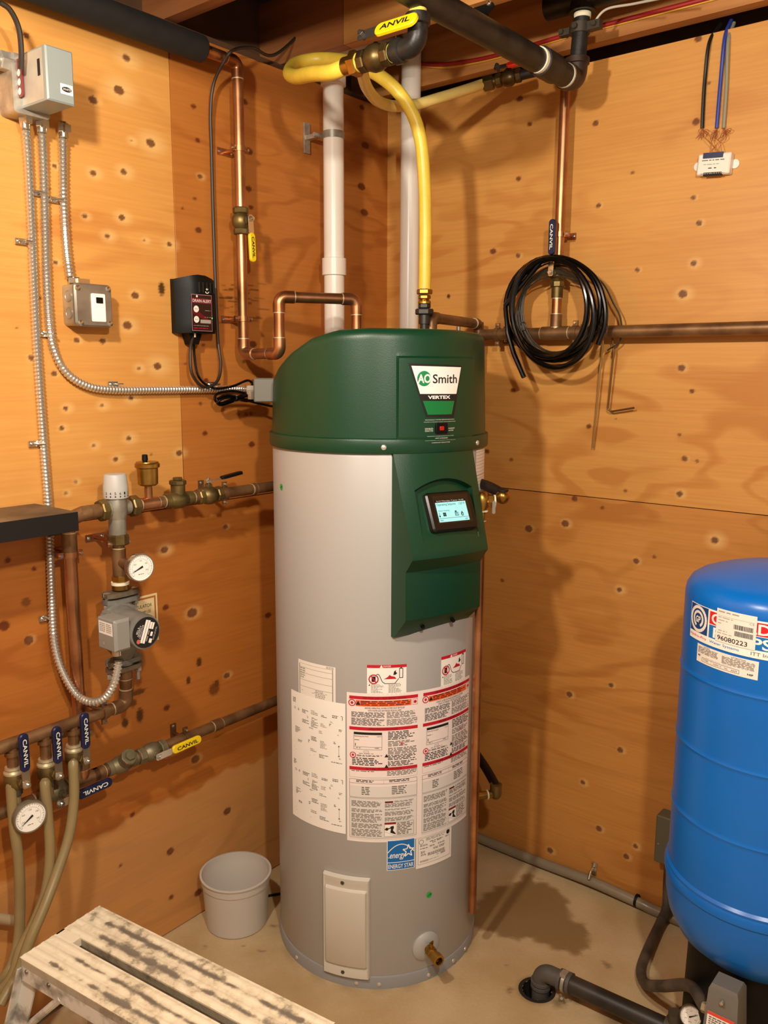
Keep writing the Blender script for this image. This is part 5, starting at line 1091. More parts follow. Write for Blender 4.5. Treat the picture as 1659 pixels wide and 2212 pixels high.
one(lambda b: (b.cyl(a0+V(0, -.006, .103), a0+V(0, -.006, .109), .006, 12), b.lathe(a0+V(0, -.006, .108), (0, 0, 1), [(0, .0075), (.013, .0068), (.014, .005)], 14)), 'cap', blackp, av)
def check_valve(P, d, up, lb, m=bronze, r=.0145):
    t = thing('check_valve', P, lb, 'check valve'); d = unit(np.asarray(d, float)); up = np.asarray(up, float)
    one(lambda b: (b.lathe(P-d*.042, d, [(0, r*1.25), (.012, r*1.3), (.014, r*1.15), (.03, r*1.55), (.05, r*1.6), (.066, r*1.2), (.070, r*1.3), (.084, r*1.25)], 20), b.cyl(P, P+up*.04, r*1.25, 18)), 'valve_body', m, t)
    one(lambda b: (b.hexn(P+up*.038, P+up*.050, r*1.5, n=8), b.hexn(P+up*.050, P+up*.057, r*.9)), 'bonnet', m, t); return t
check_valve(UL(386), (0, 1, 0), V(0, 0, 1), 'bronze swing check valve between the air vent and the black-lever valve')
bvu = thing('ball_valve', UL(452), 'brass ball valve with a flat black lever on the upper line', 'valve')
one(lambda b: valve_body(b, UL(452), (0, 1, 0), (0, 0, 1), .0145, .078, stem=.036), 'valve_body', bronze, bvu)
lever(bvu, UL(452)+V(0, 0, .036), unit(V(0, 1, .12)), unit(V(0, -.12, 1)), blackp, .075, .018, off=.006)

# ------------------------------------------------------------------ pump column
pcx = LW(256, 1180, DU); PY = pcx[1]
def PC(py): return V(DU, PY, LW(260, py, DU)[2])
pl = thing('pump_column_pipe', PC(1200), 'short upright copper pipe with gauge tee above the pump', 'pipe')
one(lambda b: b.cyl(m0-V(0, 0, .08)+V(0, PY-m0[1], 0), PC(1262), .0145, 18), 'pipe', copper_old, pl)
collar(pl, PC(1213), (0, 0, 1), .0145, .065, copper_old, name='tee'); one(lambda b: (b.hexn(PC(1242), PC(1256), .0195, n=8), b.cyl(PC(1256), PC(1262), .0215, 18, m=1), b.cyl(PC(1262), PC(1272), .0205, 18)), 'adapter', [brass, tape], pl)
hanger(pl, PC(1171), (0, 0, 1), (1, 0, 0), .0145, DU)
def gauge(P, nrm, r, lb, stemfrom, ang=205, cm=chrome):
    t = thing('temperature_gauge', P, lb, 'gauge'); nrm = unit(np.asarray(nrm, float)); x = unit(np.cross(V(0, 0, 1), nrm)); y = np.cross(nrm, x)
    one(lambda b: (b.lathe(P-nrm*.016, nrm, [(0, .004), (0, r*.96), (.004, r), (.016, r), (.018, r*.97), (.018, r*.9), (.0155, r*.9)], 40, cap=False), b.cyl(stemfrom, P-nrm*.014, .008, 14), b.hexn(P-nrm*.026, P-nrm*.015, .011)), 'case', cm, t)
    p = Print(flat(P, x, y)); p.h = 0; p.disc(0, 0, r*.9, paperw, 0, 40)
    for k in range(25): a = math.radians(225-270*k/24); q = .70 if k % 4 == 0 else .76; p.line([(r*q*math.cos(a), r*q*math.sin(a)), (r*.82*math.cos(a), r*.82*math.sin(a))], r*.022, inkg, .0003)
    p.ring(0, 0, r*.62, r*.014, inkl, .0003, a0=-45, a1=225); p.ring(0, 0, r*.82, r*.014, inkg, .0003, a0=-45, a1=225)
    for k, ch in enumerate(('20', '60', '120', '180', '240')): a = math.radians(205-230*k/4); p.text(ch, r*.48*math.cos(a)-r*.09, r*.48*math.sin(a)-r*.05, r*.48*math.cos(a)+r*.09, r*.48*math.sin(a)+r*.05, inkg, .0003)
    p.words(-r*.2, -r*.52, r*.2, -r*.44, 1, inkg, .0003, word=r*.14); p.build('dial', t)
    a = math.radians(ang); n_ = Print(flat(P, x, y)); n_.h = .0015; c, s = math.cos(a), math.sin(a); n_.poly([(-c*r*.16-s*r*.07, -s*r*.16+c*r*.07), (-c*r*.16+s*r*.07, -s*r*.16-c*r*.07), (c*r*.80, s*r*.80)], ink); n_.disc(0, 0, r*.06, ink, .0003); n_.build('needle', t); return t
gp = LW(304, 1226, DU+.08)
gauge(gp, (1, -.18, 0), .034, 'round white dial thermometer on the pump column', PC(1212)); one(lambda b: b.cyl(PC(1213), PC(1213)*.4+gp*.6-V(.0, 0, 0), .0125, 16), 'tee_branch', copper_old, pl)
pm = thing('circulator_pump', PC(1345), 'grey cast circulator pump with black nameplate disc on its motor', 'pump')
def flange(py, up):
    P = PC(py); b = MB(); out = []
    for k in range(16):
        a = 2*PI*k/16; rr = .030+.014*abs(math.cos(a))**6; out.append((P[0]+rr*.8*math.sin(a)*1.0, P[1]+.047*math.copysign(abs(math.cos(a))**.6, math.cos(a))))
    b.prism([V(x, y, P[2]) for x, y in out], V(0, 0, .011)); return b
fl1 = flange(1285, 1); fl1.build('flange', mat('bronze grey flange', '#8b7d66', .5, .5, color2='#6e6250', nscale=20), pm)
flange(1299, 1).build('flange', castgrey, pm); flange(1432, -1).build('flange', castgrey, pm); flange(1447, -1).build('flange', mat('bronze grey flange', '#8b7d66'), pm)
for py, s in ((1290, 1), (1440, 1)):
    for sg in (-1, 1):
        P = PC(py)+V(0, sg*.038, 0); one(lambda b: (b.hexn(P+V(0, 0, .008), P+V(0, 0, .017), .0095), b.cyl(P+V(0, 0, .01), P-V(0, 0, .045), .0055, 10), b.hexn(P-V(0, 0, .012), P-V(0, 0, .024), .0095)), 'bolt', steel, pm)
v0_, v1_ = PC(1300), PC(1436)
one(lambda b: b.lathe(v1_, v0_-v1_, [(0, .022), (.02, .024), (.045, .042), (np.linalg.norm(v0_-v1_)*.5, .046), (np.linalg.norm(v0_-v1_)-.04, .036), (np.linalg.norm(v0_-v1_)-.02, .024), (np.linalg.norm(v0_-v1_), .022)], 28), 'volute', castgrey, pm)
mc0 = PC(1350); mz0 = LW(315, 1366, DU+.125); mzz = mz0[2]; MA = V(DU+.01, mz0[1], mzz); xd = V(1, 0, 0)
one(lambda b: b.lathe(MA, xd, [(0, .053), (.012, .053), (.014, .047), (.028, .044), (.108, .0415), (.114, .040), (.115, .036)], 40), 'motor', castgrey, pm)
for k in range(4):
    a = PI/4+PI/2*k; q = MA+V(.012, .047*math.cos(a), .047*math.sin(a)); one(lambda b: (b.cyl(q-xd*.01, q+xd*.006, .008, 12), b.cyl(q, q+xd*.012, .005, 8)), 'motor_bolt', castgrey, pm)
np_ = Print(flat(MA+xd*.1152, (0, 1, 0), (0, 0, 1)), 1); np_.disc(0, 0, .0365, ink, 0, 40)
def rot(u, v, a=1.2): return (u*math.cos(a)-v*math.sin(a), u*math.sin(a)+v*math.cos(a))
m_old = np_.mp; np_.mp = lambda u, v, h: m_old(*rot(u, v), h)
np_.text('BELL &', -.008, .022, .008, .026, paperw, .0003); np_.text('GOSSETT', -.013, .0165, .013, .021, paperw, .0003); np_.text('CIRCULATOR', -.016, .011, .016, .0155, paperw, .0003)
np_.rect(-.026, .003, .029, .009, paperw, .0003); np_.rect(-.026, -.004, .029, .002, paperw, .0003); np_.rect(.010, -.011, .026, -.005, paperw, .0003); np_.rect(.010, -.017, .026, -.012, paperw, .0003); np_.rect(-.006, -.019, .004, -.013, paperw, .0003); np_.rect(-.022, -.022, -.012, -.014, paperw, .0003); np_.disc(-.024, .0135, .0055, mat('rust disc', '#c86a5a', .5), .0003, 20); np_.words(-.014, -.028, .018, -.023, 2, inkl, .0003, word=.006); np_.words(-.02, -.011, .008, -.006, 1, inkl, .0003)
np_.build('nameplate', pm, 'round black nameplate with white print')
tb0 = LW(219, 1345, DU+.085); tb1 = LW(262, 1410, DU+.14); yT0 = LW(248, 1370, DU+.12)[1]; yT1 = LW(284, 1370, DU+.12)[1]; zTt = LW(250, 1342, DU+.12)[2]; zTb = LW(250, 1412, DU+.12)[2]
one(lambda b: b.rbox(V(DU+.088, (yT0+yT1)/2, (zTt+zTb)/2), (yT1-yT0, zTt-zTb, .066), .004, AX, bev=.006), 'terminal_box', mat('terminal box grey', '#96948c', .5, .15), pm)
tbl = Print(lambda u, v, h: V(DU+.086+u, yT0-h, (zTt+zTb)/2+v)); tbl.rect(-.028, .000, .026, .030, paper); tbl.words(-.024, .004, -.002, .026, 5, inkl, .0003, word=.005); tbl.words(.002, .004, .022, .026, 5, inkl, .0003, word=.005); tbl.disc(-.01, -.022, .004, inkl, .0003); tbl.build('box_label', pm)
one(lambda b: b.cyl(V(DU+.09, yT0+.022, zTb), V(DU+.09, yT0+.022, zTb-.016), .0115, 14), 'cable_gland', chrome, pm)
sg = thing('wall_card', LW(310, 1330, 0), 'cream card with orange border behind the pump reading CIRCULATOR', 'sign')
k0, k1, k2 = LW(265, 1300, .003), LW(334, 1282, .003), LW(342, 1382, .003); sgp = Print(lambda u, v, h: V(.002+h, k0[1]+u, k2[2]+v), 1); w_ = k1[1]-k0[1]+.008; h_ = k1[2]-k2[2]
one(lambda b: b.box(V(.0012, k0[1]+w_/2, k2[2]+h_/2), (.0022, w_, h_)), 'card', mat('card cream', '#e6cf9c', .55), sg)
sgp.frame(.005, .005, w_-.005, h_-.005, .005, mat('card orange', '#b0682a', .5)); sgp.text('CIRCULATOR', w_-.085, h_-.032, w_-.018, h_-.023, ink, .0003); sgp.text('PUMP USE', w_-.055, h_-.048, w_-.022, h_-.040, ink, .0003); sgp.build('card_print', sg)

# ------------------------------------------------------------------ manifold with three drain valves and hoses
MZ = LW(140, 1567, .095)[2]
def MN(px, d=.095): q = LW(px, 1567, d); return V(d, q[1], MZ)
mf = thing('manifold_pipe', MN(120), 'stained copper manifold below the pump feeding three blue-lever valves', 'pipe')
mtop = V(DU, PY+.004, LW(268, 1450, DU)[2]); mcor = V(.095, PY+.004, MZ)
run(mf, [V(.097, PY+.004, PC(1450)[2]), mcor, V(.095, -2.0, MZ)], .0148, copper_old, br=.026)
collar(mf, V(.097, PY+.004, LW(268, 1452, DU)[2]), (0, 0, 1), .0148, .035, copper_old)
hanger(mf, MN(226), (0, 1, 0), (1, 0, 0), .0148, .095, copper_old)
clearhose = mat('tan translucent hose', '#9c875c', .35, noise=.12, nscale=14, trans=.15)
vals = [(22, 1593, 1660, [(24,1692,.10),(30,1780,.10),(40,1860,.10),(43,1950,.10),(38,2040,.11),(10,2110,.13),(-60,2150,.16)]), (95, 1562, 1660, [(97,1692,.115),(103,1760,.12),(108,1840,.125),(100,1920,.13),(75,1990,.14),(45,2050,.147),(20,2120,.16),(-50,2180,.19)]), (157, 1535, 1600, [(158,1650,.12),(160,1720,.125),(150,1800,.13),(125,1880,.145),(95,1960,.165),(65,2030,.178),(40,2100,.188),(0,2170,.20)])]
pos_words = ['under the far left end of the manifold', 'in the middle of the manifold', 'nearest the pump']
for i, (px, pyj, pyh, hp4) in enumerate(vals):
    P = MN(px); t = thing('drain_valve', P-V(0, 0, .06), 'bronze drain valve with upright blue lever '+('hung from the manifold at the gauge end', 'hung from the manifold between the other two', 'hung from the manifold end under the pump')[i], 'valve', 'blue-lever drain valves on the manifold')
    zj = P[2]; L0 = (.052, .062, .052)[i]
    one(lambda b: (b.cyl(P, P-V(0, 0, L0), .0125, 16), b.cyl(P-V(0, 0, .016), P-V(0, 0, .026), .0165, 16)), 'branch', copper_old, t)
    q = P-V(0, 0, L0)
    one(lambda b: (b.lathe(q, (0, 0, -1), [(0, .0175), (.005, .0185), (.006, .015), (.012, .0215), (.016, .0215)], 18),), 'collar', mat('tinned rim', '#c9bb96', .4, .6), t)
    one(lambda b: (b.lathe(q-V(0, 0, .014), (0, 0, -1), [(0, .019), (.008, .022), (.026, .022), (.04, .016), (.044, .0135), (.056, .0135)], 20), b.cyl(q-V(0, 0, .032), q-V(0, 0, .032)+V(.042, .006, 0), .0085, 12), b.hexn(q-V(-.024, -.004, .032), q-V(-.034, -.005, .032), .012)), 'valve_body', bronze, t)
    lever(t, q-V(-.042, -.006, .032), V(.0, .0, 1), (1, .1, 0), bhandle, .088, .0225, 'CANVIL', wtxt, off=-.006, flipt=True)
    e = q-V(0, 0, .068); one(lambda b: b.lathe(e+V(0, 0, .016), (0, 0, -1), [(0, .0165), (.014, .0165)], 16), 'hose_clamp', mat('dark clamp', '#4e463c'), t)
    P2 = [e+V(0, 0, .02), e-V(0, 0, .02)]+[LW(a, c, d) for a, c, d in hp4]
    h = one(lambda b: b.tube(spline(P2), .0118, 12), 'drain_hose', clearhose); tag(h, 'tan translucent hose hanging from the drain valve '+('at the gauge end of the manifold', 'in the middle of the manifold', 'under the pump end of the manifold')[i], 'hose', 'hoses hanging from the drain valves')

# ------------------------------------------------------------------ lower return line
LZ = LW(300, 1635, .055)[2]
def LR(px, d=.055): q = LW(px, 1635, d); return V(d, q[1], LZ)
lr = thing('return_line', LR(300), 'dull brown return pipe low on the left wall running behind the heater', 'pipe')
one(lambda b: b.cyl(V(.055, -2.0, LZ), V(.055, -.3, LZ), .0145, 20), 'horizontal_pipe', copper_old, lr)
ux = LW(163, 1400, .055); one(lambda b: b.cyl(V(.055, ux[1], LZ), V(.055, ux[1], 1.245), .0155, 20), 'upright_pipe', copper, lr)
collar(lr, V(.055, ux[1], LZ), (0, 1, 0), .0145, .08, copper_old, name='tee'); collar(lr, V(.055, ux[1], LZ+.05), (0, 0, 1), .0155, .04, copper_old); collar(lr, V(.055, ux[1], LW(148, 1175, .055)[2]), (0, 0, 1), .0155, .05, copper_old)
for px in (470, 210, 80): collar(lr, LR(px), (0, 1, 0), .0145, .03, copper_old)
hanger(lr, LR(402), (0, 1, 0), (1, 0, 0), .0145, .055, copper_old); hanger(lr, V(.055, ux[1], LW(148, 1198, .055)[2]), (0, 0, 1), (1, 0, 0), .0155, .055, copper); hanger(lr, V(.055, ux[1], LW(172, 1592, .055)[2]), (0, 0, 1), (1, 0, 0), .0155, .055, copper_old)
greyb = mat('grey bronze', '#8a8064', .5, .6, color2='#6a6048', nscale=18)
check_valve(LR(262), (0, 1, 0), unit(V(.75, 0, .66)), 'grey bronze check valve on the low return pipe', greyb)
bvy = thing('ball_valve', LR(332), 'bronze ball valve with yellow lever on the low return pipe', 'valve')
one(lambda b: valve_body(b, LR(328), (0, 1, 0), (1, 0, 0), .0145, .085, stem=.032), 'valve_body', greyb, bvy)
lever(bvy, LR(328)+V(.032, 0, -.004), unit(V(0, 1, 0.02)), (1, 0, .1), yhandle, .095, .022, 'CANVIL', ink, off=.006)
bvb = thing('ball_valve', LR(110), 'bronze ball valve with level dark blue lever on the low return pipe', 'valve')
one(lambda b: valve_body(b, LR(118), (0, 1, 0), (1, 0, 0), .0145, .085, stem=.034), 'valve_body', greyb, bvb)
lever(bvb, LR(108)+V(.036, 0, -.016), unit(V(0, 1, .02)), (1, 0, .1), bhandle, .095, .023, 'CANVIL', wtxt, off=.006, flipt=True)
g2 = LW(66, 1765, .13); gauge(g2, (1, -.12, 0), .037, 'round white dial thermometer on the low return pipe', V(.055, LR(45)[1], LZ), 215, mat('dull rim', '#8e8674', .4, .6))
stub = one(lambda b: b.cyl(LW(-40, 1978, .03), LW(48, 1992, .03), .012, 14), 'grey_pipe_stub', mat('buff pipe', '#b09a78', .5)); tag(stub, 'short buff pipe end low on the left wall behind the hoses', 'pipe')

# ================================================================== RIGHT SIDE OF THE HEATER: relief valve and cold inlet
tt, _z = cyl_hit(1033, 1400, HC, .305); dpx = V(HC[0]+.305*math.cos(tt), HC[1]+.305*math.sin(tt), 0)
zl = hit(1022, 1970, 1, dpx[1])[2]; zu = hit(1046, 1128, 1, dpx[1])[2]
dp_ = one(lambda b: b.lathe(dpx+V(0, 0, zl), (0, 0, 1), [(0, .0095), (.0, .0110), (.004, .0112), (zu-zl, .0112)], 18), 'discharge_pipe', copper); tag(dp_, 'thin bright copper discharge pipe hanging beside the heater', 'pipe')
tv = thing('relief_valve', dpx+V(0, 0, zu+.05), 'brass relief valve and elbow beside the control panel', 'relief valve')
zq = lambda py: hit(1050, py, 1, dpx[1])[2]
vc_ = V(dpx[0], dpx[1], zq(1084)); nn = unit(V(HC[0], HC[1], 0)-dpx)
one(lambda b: (b.cyl(V(*dpx[:2], zq(1126)), V(*dpx[:2], zq(1100)), .0125, 16), b.lathe(vc_-V(0, 0, .03), (0, 0, 1), [(0, .013), (.008, .014), (.02, .021), (.04, .021), (.052, .016), (.056, .010)], 20), b.cyl(vc_, vc_+nn*.05, .012, 16), b.hexn(vc_+rx3*.012, vc_+rx3*.03, .018)), 'valve_body', brass, tv)
one(lambda b: (b.cyl(V(*dpx[:2], zq(1106)), V(*dpx[:2], zq(1103)), .0165, 16), b.cyl(V(*dpx[:2], zq(1127)), V(*dpx[:2], zq(1124)), .0125, 16), b.cyl(vc_+rx3*.03, vc_+rx3*.034, .0165, 16)), 'thread_tape', tape, tv)
one(lambda b: b.rbox(vc_+rx3*.028-fw3*.018-V(0, 0, .012), (.008, .032, .004), .003, (rx3, V(0, 0, 1), -fw3)), 'test_lever', chrome, tv)
el = vc_+rx3*.052+V(0, 0, .012)
one(lambda b: b.sphere(el, .0185, 20), 'elbow', brass, tv)
one(lambda b: (b.tube(spline([el+V(0, 0, .006), el-rx3*.03+V(0, 0, .018)+fw3*.05, el-rx3*.09+V(0, 0, .03)+fw3*.14]), .0135, 16), b.cyl(el+V(0, 0, .014), el+V(0, 0, .018), .014, 16)), 'inlet_pipe', [mat('dark pipe', '#241812', .5, .3)], tv)
ci = thing('cold_inlet_pipe', RW(1060, 1690, .2), 'black pipe and brass nipple feeding the heater low at its right side', 'pipe')
e0 = RW(1071, 1714, .26); 
one(lambda b: b.tube(spline([e0+V(0, 0, .02), RW(1066, 1688, .24), RW(1050, 1660, .2), RW(1030, 1630, .16)]), .0135, 14), 'pipe', mat('dark pipe', '#241812'), ci)
one(lambda b: (b.sphere(e0, .0175, 16), b.cyl(e0, e0+V(0, 0, .03), .018, 16)), 'elbow', bronze, ci)
one(lambda b: (b.cyl(e0, e0+unit(V(HC[0], HC[1], 0)-V(e0[0], e0[1], 0))*.09, .0115, 14), b.cyl(e0+unit(V(HC[0], HC[1], 0)-V(e0[0], e0[1], 0))*.026, e0+unit(V(HC[0], HC[1], 0)-V(e0[0], e0[1], 0))*.030, .0145, 14, m=1)), 'nipple', [brass, tape], ci)

# ================================================================== BLUE PRESSURE TANK
blue = mat('tank blue', '#0070d2', .3, color2='#0068c4', nscale=3); weld = mat('scuffed weld', '#0e4478', .4, color2='#1a1a20', nscale=40)
tk = thing('pressure_tank', (TC[0], TC[1], 0), 'blue steel pressure tank with pump maker label by the right wall', 'tank')
tz_ = V(TC[0], TC[1], 0)
def rad(z):
    r = TR
    for zz, k in ((.95, .0022), (.79, .0022), (.63, .0022)): r += k*math.exp(-((z-zz)/.0035)**2)
    return r
prof = [(.262, .001), (.264, .05), (.272, .09), (.29, .135), (.325, .175), (.365, .196), (.405, TR+.001), (.452, TR+.003), (.456, TR+.007), (.468, TR+.008), (.476, TR+.004), (.482, TR+.005), (.488, TR)]
zz = [.5+.01*k for k in range(62)]; zz = sorted(set(zz+[q+d for q in (.95, .79, .63) for d in (-.006, -.003, 0, .003, .006)]))
prof += [(z, rad(z)) for z in zz if z < 1.112]+[(1.115, TR-.0003), (1.128, .200), (1.142, .192), (1.152, .178), (1.163, .15), (1.174, .11), (1.183, .06), (1.186, .001)]
one(lambda b: b.lathe(tz_, (0, 0, 1), prof, 96, cap=False), 'tank_body', blue, tk)
one(lambda b: b.lathe(tz_, (0, 0, 1), [(.0, .17), (.0, .175), (.02, .172), (.04, .15), (.30, .145), (.32, .13)], 40, cap=False), 'tank_stand', blackp, tk)
def tlabel(name, q0, q1, m, lab, lift=0):
    a0, zt0 = cyl_hit(*q0, TC, TR); a1, zb0 = cyl_hit(*q1, TC, TR); p = Print(around(TC, TR+.0005+lift, a0, zb0), .008); p.W = (a1-a0)*TR; p.H = zt0-zb0; p.rect(0, 0, p.W, p.H, m); p.lab = lab; p.nm = name; return p
def tfin(p): return p.build(p.nm, tk, p.lab)
a_l, z_t = cyl_hit(1497, 1297, TC, TR); _, z_b = cyl_hit(1492, 1372, TC, TR); _, z_m = cyl_hit(1494, 1359, TC, TR)
lw2 = .46; lbl = mat('label blue', '#0a74c0', .4); lred = mat('label red', '#e02028', .4); navy = mat('label navy', '#10427e', .4)
p = Print(around(TC, TR+.0012, a_l, z_b), .008); H_ = z_t-z_b; p.W, p.H = lw2, H_; p.rect(0, 0, lw2, H_, paperw); n = NP(p)
sqw = H_*.80/lw2*1.0
n.rect(.004, .02, sqw, .78, navy, .0003); cx_ = sqw/2; rr = H_*.33
p.ring(cx_*lw2, H_*.60, rr, rr*.26, paper, .0006); p.ring(cx_*lw2, H_*.60, rr*.60, rr*.22, paper, .0006, a0=-60, a1=250); p.text('GP', cx_*lw2-rr*.32, H_*.50, cx_*lw2+rr*.34, H_*.68, paper, .0009, bold=.03, shear=.15)
n.rect(sqw+.010, .05, 1, .40, lred, .0003); n.rect(sqw+.010, .42, 1, .78, lbl, .0003)
ul_ = lambda px: (cyl_hit(px, 1355, TC, TR)[0]-a_l)*TR/lw2
g0, g1 = ul_(1538), ul_(1632); n.text('GOULDS', g0, .08, g0+(g1-g0)/.66, .37, paperw, bold=.02); p0, p1 = ul_(1543), ul_(1644); n.text('PUMPS', p0, .46, p0+(p1-p0)/.80, .75, paperw, bold=.02)
n.text('Hydro-Pro', .008, .84, .13, .93, lred, shear=.2); n.text('Water Systems', .15, .84, .30, .93, lbl); n.text('ITT Industries', ul_(1628), .84, ul_(1628)+.16, .93, inkg)
p.build('maker_label', tk, 'wide red white and blue maker label reading GOULDS PUMPS')
p = tlabel('shipping_label', (1552, 1312), (1633, 1405), paper, 'cream shipping sticker numbered 96080223', .0022); n = NP(p); n.b = (0, 0, 1, 1)
n.rect(.05, .20, .95, .208, inkl); n.words(.05, .06, .6, .13, 1, inkl, word=.012); n.words(.05, .24, .48, .28, 1, inkl); n.words(.06, .33, .36, .37, 1, inkl); n.words(.05, .42, .15, .46, 1, inkl); n.text('CE', .84, .22, .95, .28, inkl)
x = .47
while x < .93: w = random.choice((.008, .014, .02)); n.rect(x, .36, x+w, .50, ink if random.random() < .7 else inkg); x += w+random.choice((.006, .01))
x = .50
while x < .93: w = random.choice((.006, .01)); n.rect(x, .55, x+w, .70, ink); x += w+.006
n.words(.07, .64, .35, .68, 1, inkl); n.words(.05, .72, .55, .755, 1, inkl); n.text('96080223', .06, .80, .82, .94, ink, bold=.005); tfin(p)
p = tlabel('warning_label', (1508, 1388), (1637, 1470), paper, 'cream caution label with fine print', -.0001); n = NP(p)
n.text('CAUTION', .14, .03, .26, .09, ink); n.words(.03, .12, .42, .48, 9, inkg, ragged=.05, word=.01); n.text('ATTENTION', .62, .06, .83, .13, ink); n.words(.48, .16, .96, .58, 11, inkg, ragged=.05, word=.01); n.text('NSF', .035, .56, .085, .66, ink, bold=.03); n.text('NSF', .86, .74, .94, .84, ink, bold=.03); n.frame(.12, .68, .75, .90, .0008, inkg); n.rect(.30, .68, .302, .90, inkg); n.text('V100', .15, .73, .25, .82, inkg); n.text('GJ0513', .34, .75, .48, .84, inkg); n.text('No', .53, .75, .58, .83, inkg); n.text('A029', .63, .75, .72, .84, inkg); n.words(.2, .62, .7, .65, 1, inkl); tfin(p)
# pressure switch and gauge in front of the tank
ps = thing('pressure_switch', FL(1575, 2170, .3), 'grey pressure switch with cream label in front of the blue tank', 'pressure switch')
pz_ = .30; pc4 = FL(1582, 2130, pz_); pf = unit(V(CAMP[0]-pc4[0], CAMP[1]-pc4[1], 0)); pf = unit(V(pf[0]-.25, pf[1], 0)); pr_ = unit(np.cross(V(0, 0, 1), pf)); 
sx0 = FL(1545, 2140, pz_); sx1 = FL(1618, 2140, pz_); pwid = np.linalg.norm(sx1-sx0)*.95
pzb = .238; pzt = .318; pcen = V(pc4[0], pc4[1], 0)+pf*.035
sgrey = mat('switch grey', '#6e6a62', .4)
def taper(b, c, w0, w1, d0, d1, z0, z1):
    vs = []
    for w, d, z in ((w0, d0, z0), (w0, d0, z0+.012), (w1, d1, z1-.01), (w1*.86, d1*.8, z1)):
        for sx, sy in ((-1, -1), (1, -1), (1, 1), (-1, 1)): vs.append(c+pr_*sx*w/2+pf*(-sy)*d/2+V(0, 0, z))
    fs = [(0, 1, 2, 3)[::-1], (12, 13, 14, 15)]
    for l in range(3):
        for i in range(4): j = (i+1) % 4; fs.append((l*4+i, l*4+j, l*4+4+j, l*4+4+i))
    b.add(vs, fs)
cov_ = one(lambda b: taper(b, pcen, pwid, pwid*.88, .07, .055, pzb-.02, pzt+.012), 'switch_cover', sgrey, ps)
lpz = Print(flat(pcen+pf*.0345+V(0, 0, pzb+.014), pr_, unit(V(0, 0, 1)-pf*.12)), 1); lw3 = pwid*.40
lpz.rect(-lw3, -.026, lw3, .020, paper); lpz.rect(-lw3, .013, lw3, .020, mat('switch red', '#e04a38', .5), .0003); lpz.words(-lw3+.004, -.022, lw3-.004, .010, 7, inkg, .0003, word=.006, ragged=.5); lpz.build('switch_label', ps)
one(lambda b: b.lathe(pcen+pf*.032+V(0, 0, pzt-.014), pf, [(0, .005), (.006, .004), (.007, .002)], 12), 'cover_screw', chrome, ps)
one(lambda b: (b.cyl(pcen+V(0, 0, pzb-.03), pcen+V(0, 0, .10), .010, 12), b.hexn(pcen-pr_*pwid*.45+V(0, 0, pzb+.012), pcen-pr_*(pwid*.45+.018)+V(0, 0, pzb+.012), .013)), 'mount', mat('buff fitting', '#9c8f70', .5, .3), ps)
fc = one(lambda b: b.tube(spline([pcen-pr_*(pwid*.45+.012)+V(0, 0, pzb+.012), FL(1490, 2130, .23), FL(1430, 2130, .12), FL(1395, 2125, .04), FL(1385, 2095, .022), FL(1400, 2050, .018), FL(1428, 1990, .018), RW(1440, 1960, .05), RW(1443, 1900, .03), RW(1450, 1800, .03)]), .0135, 12), 'switch_conduit', mat('dusty black hose', '#2c2722', .5, color2='#5a5046', nscale=14)); tag(fc, 'dusty black conduit curving over the floor to the pressure switch', 'conduit')
gq = FL(1492, 2196, .14); gauge(gq, unit(CAMP-gq+V(0, 0, -.6)), .024, 'small pressure gauge in a rusty collar beside the floor pipe', gq+V(.02, .05, -.05), 25, mat('rusty rim', '#7a6a50', .5, .4))
one(lambda b: (b.cyl(gq+V(.012, .035, -.04), gq+V(.04, .09, -.135), .014, 14),), 'gauge_pipe', bronze); tag(bpy.data.objects['gauge_pipe'], 'short bronze pipe holding up the small pressure gauge', 'pipe')
wj = thing('conduit_box', RW(1440, 1800, 0), 'grey steel box on the right wall half hidden behind the blue tank', 'electrical box')
qa = RW(1418, 1760, .05); qb = RW(1418, 1862, .05); one(lambda b: b.rbox(V(qa[0]+.06, -.026, (qa[2]+qb[2])/2), (.12, qa[2]-qb[2], .05), .004, (V(1, 0, 0), V(0, 0, 1), V(0, -1, 0)), bev=.003), 'box', mat('olive box', '#6c6a58', .5, .2), wj)
one(lambda b: b.lathe(V(qa[0]+.012, -.0505, qb[2]+.06), (0, -1, 0), [(0, .004), (.003, .003)], 8), 'screw', chrome, wj)

# ------------------------------------------------------------------ floor drain pipe
fd = thing('drain_pipe', (DR[0], DR[1], 0), 'black drain pipe on the floor with a grey clamped elbow over the drain', 'drain pipe')
rz = .050; ej = FL(1185, 2092, rz+.004); ej = V(DR[0]+.004, DR[1]+.012, rz); far = FL(1450, 2225, rz); dd_ = unit(far-ej); dd_ = V(dd_[0], dd_[1], 0)
abs_ = mat('dusty black pipe', '#1d1a17', .45, color2='#37312a', nscale=10); rub = mat('grey rubber', '#55504a', .6, noise=.2, nscale=25)
one(lambda b: b.cyl(ej+dd_*.05, ej+dd_*.37, .0228, 26), 'pipe', abs_, fd)
one(lambda b: b.tube(bend([V(ej[0], ej[1], -.05), ej, ej+dd_*.06], .026, 10), .0225, 24), 'elbow', rub, fd)
for t_, m_ in ((.050, rub), (.062, steel), (.074, rub)): one(lambda b: b.lathe(ej+dd_*t_, dd_, [(0, .022), (.001, .0268), (.009, .0268), (.010, .022)], 26, cap=False), 'clamp_band', m_, fd)
one(lambda b: (b.box(ej+dd_*.067+V(0, -.008, .026), (.016, .02, .010)), b.cyl(ej+dd_*.067+V(-.006, -.012, -.034), ej+dd_*.067+V(.006, -.03, -.026), .004, 8)), 'clamp_screw', steel, fd)
for z in (.004, .016): one(lambda b: b.lathe(V(ej[0], ej[1], z), (0, 0, 1), [(0, .0222), (.001, .0262), (.008, .0262), (.009, .0222)], 26, cap=False), 'clamp_band', rub, fd)
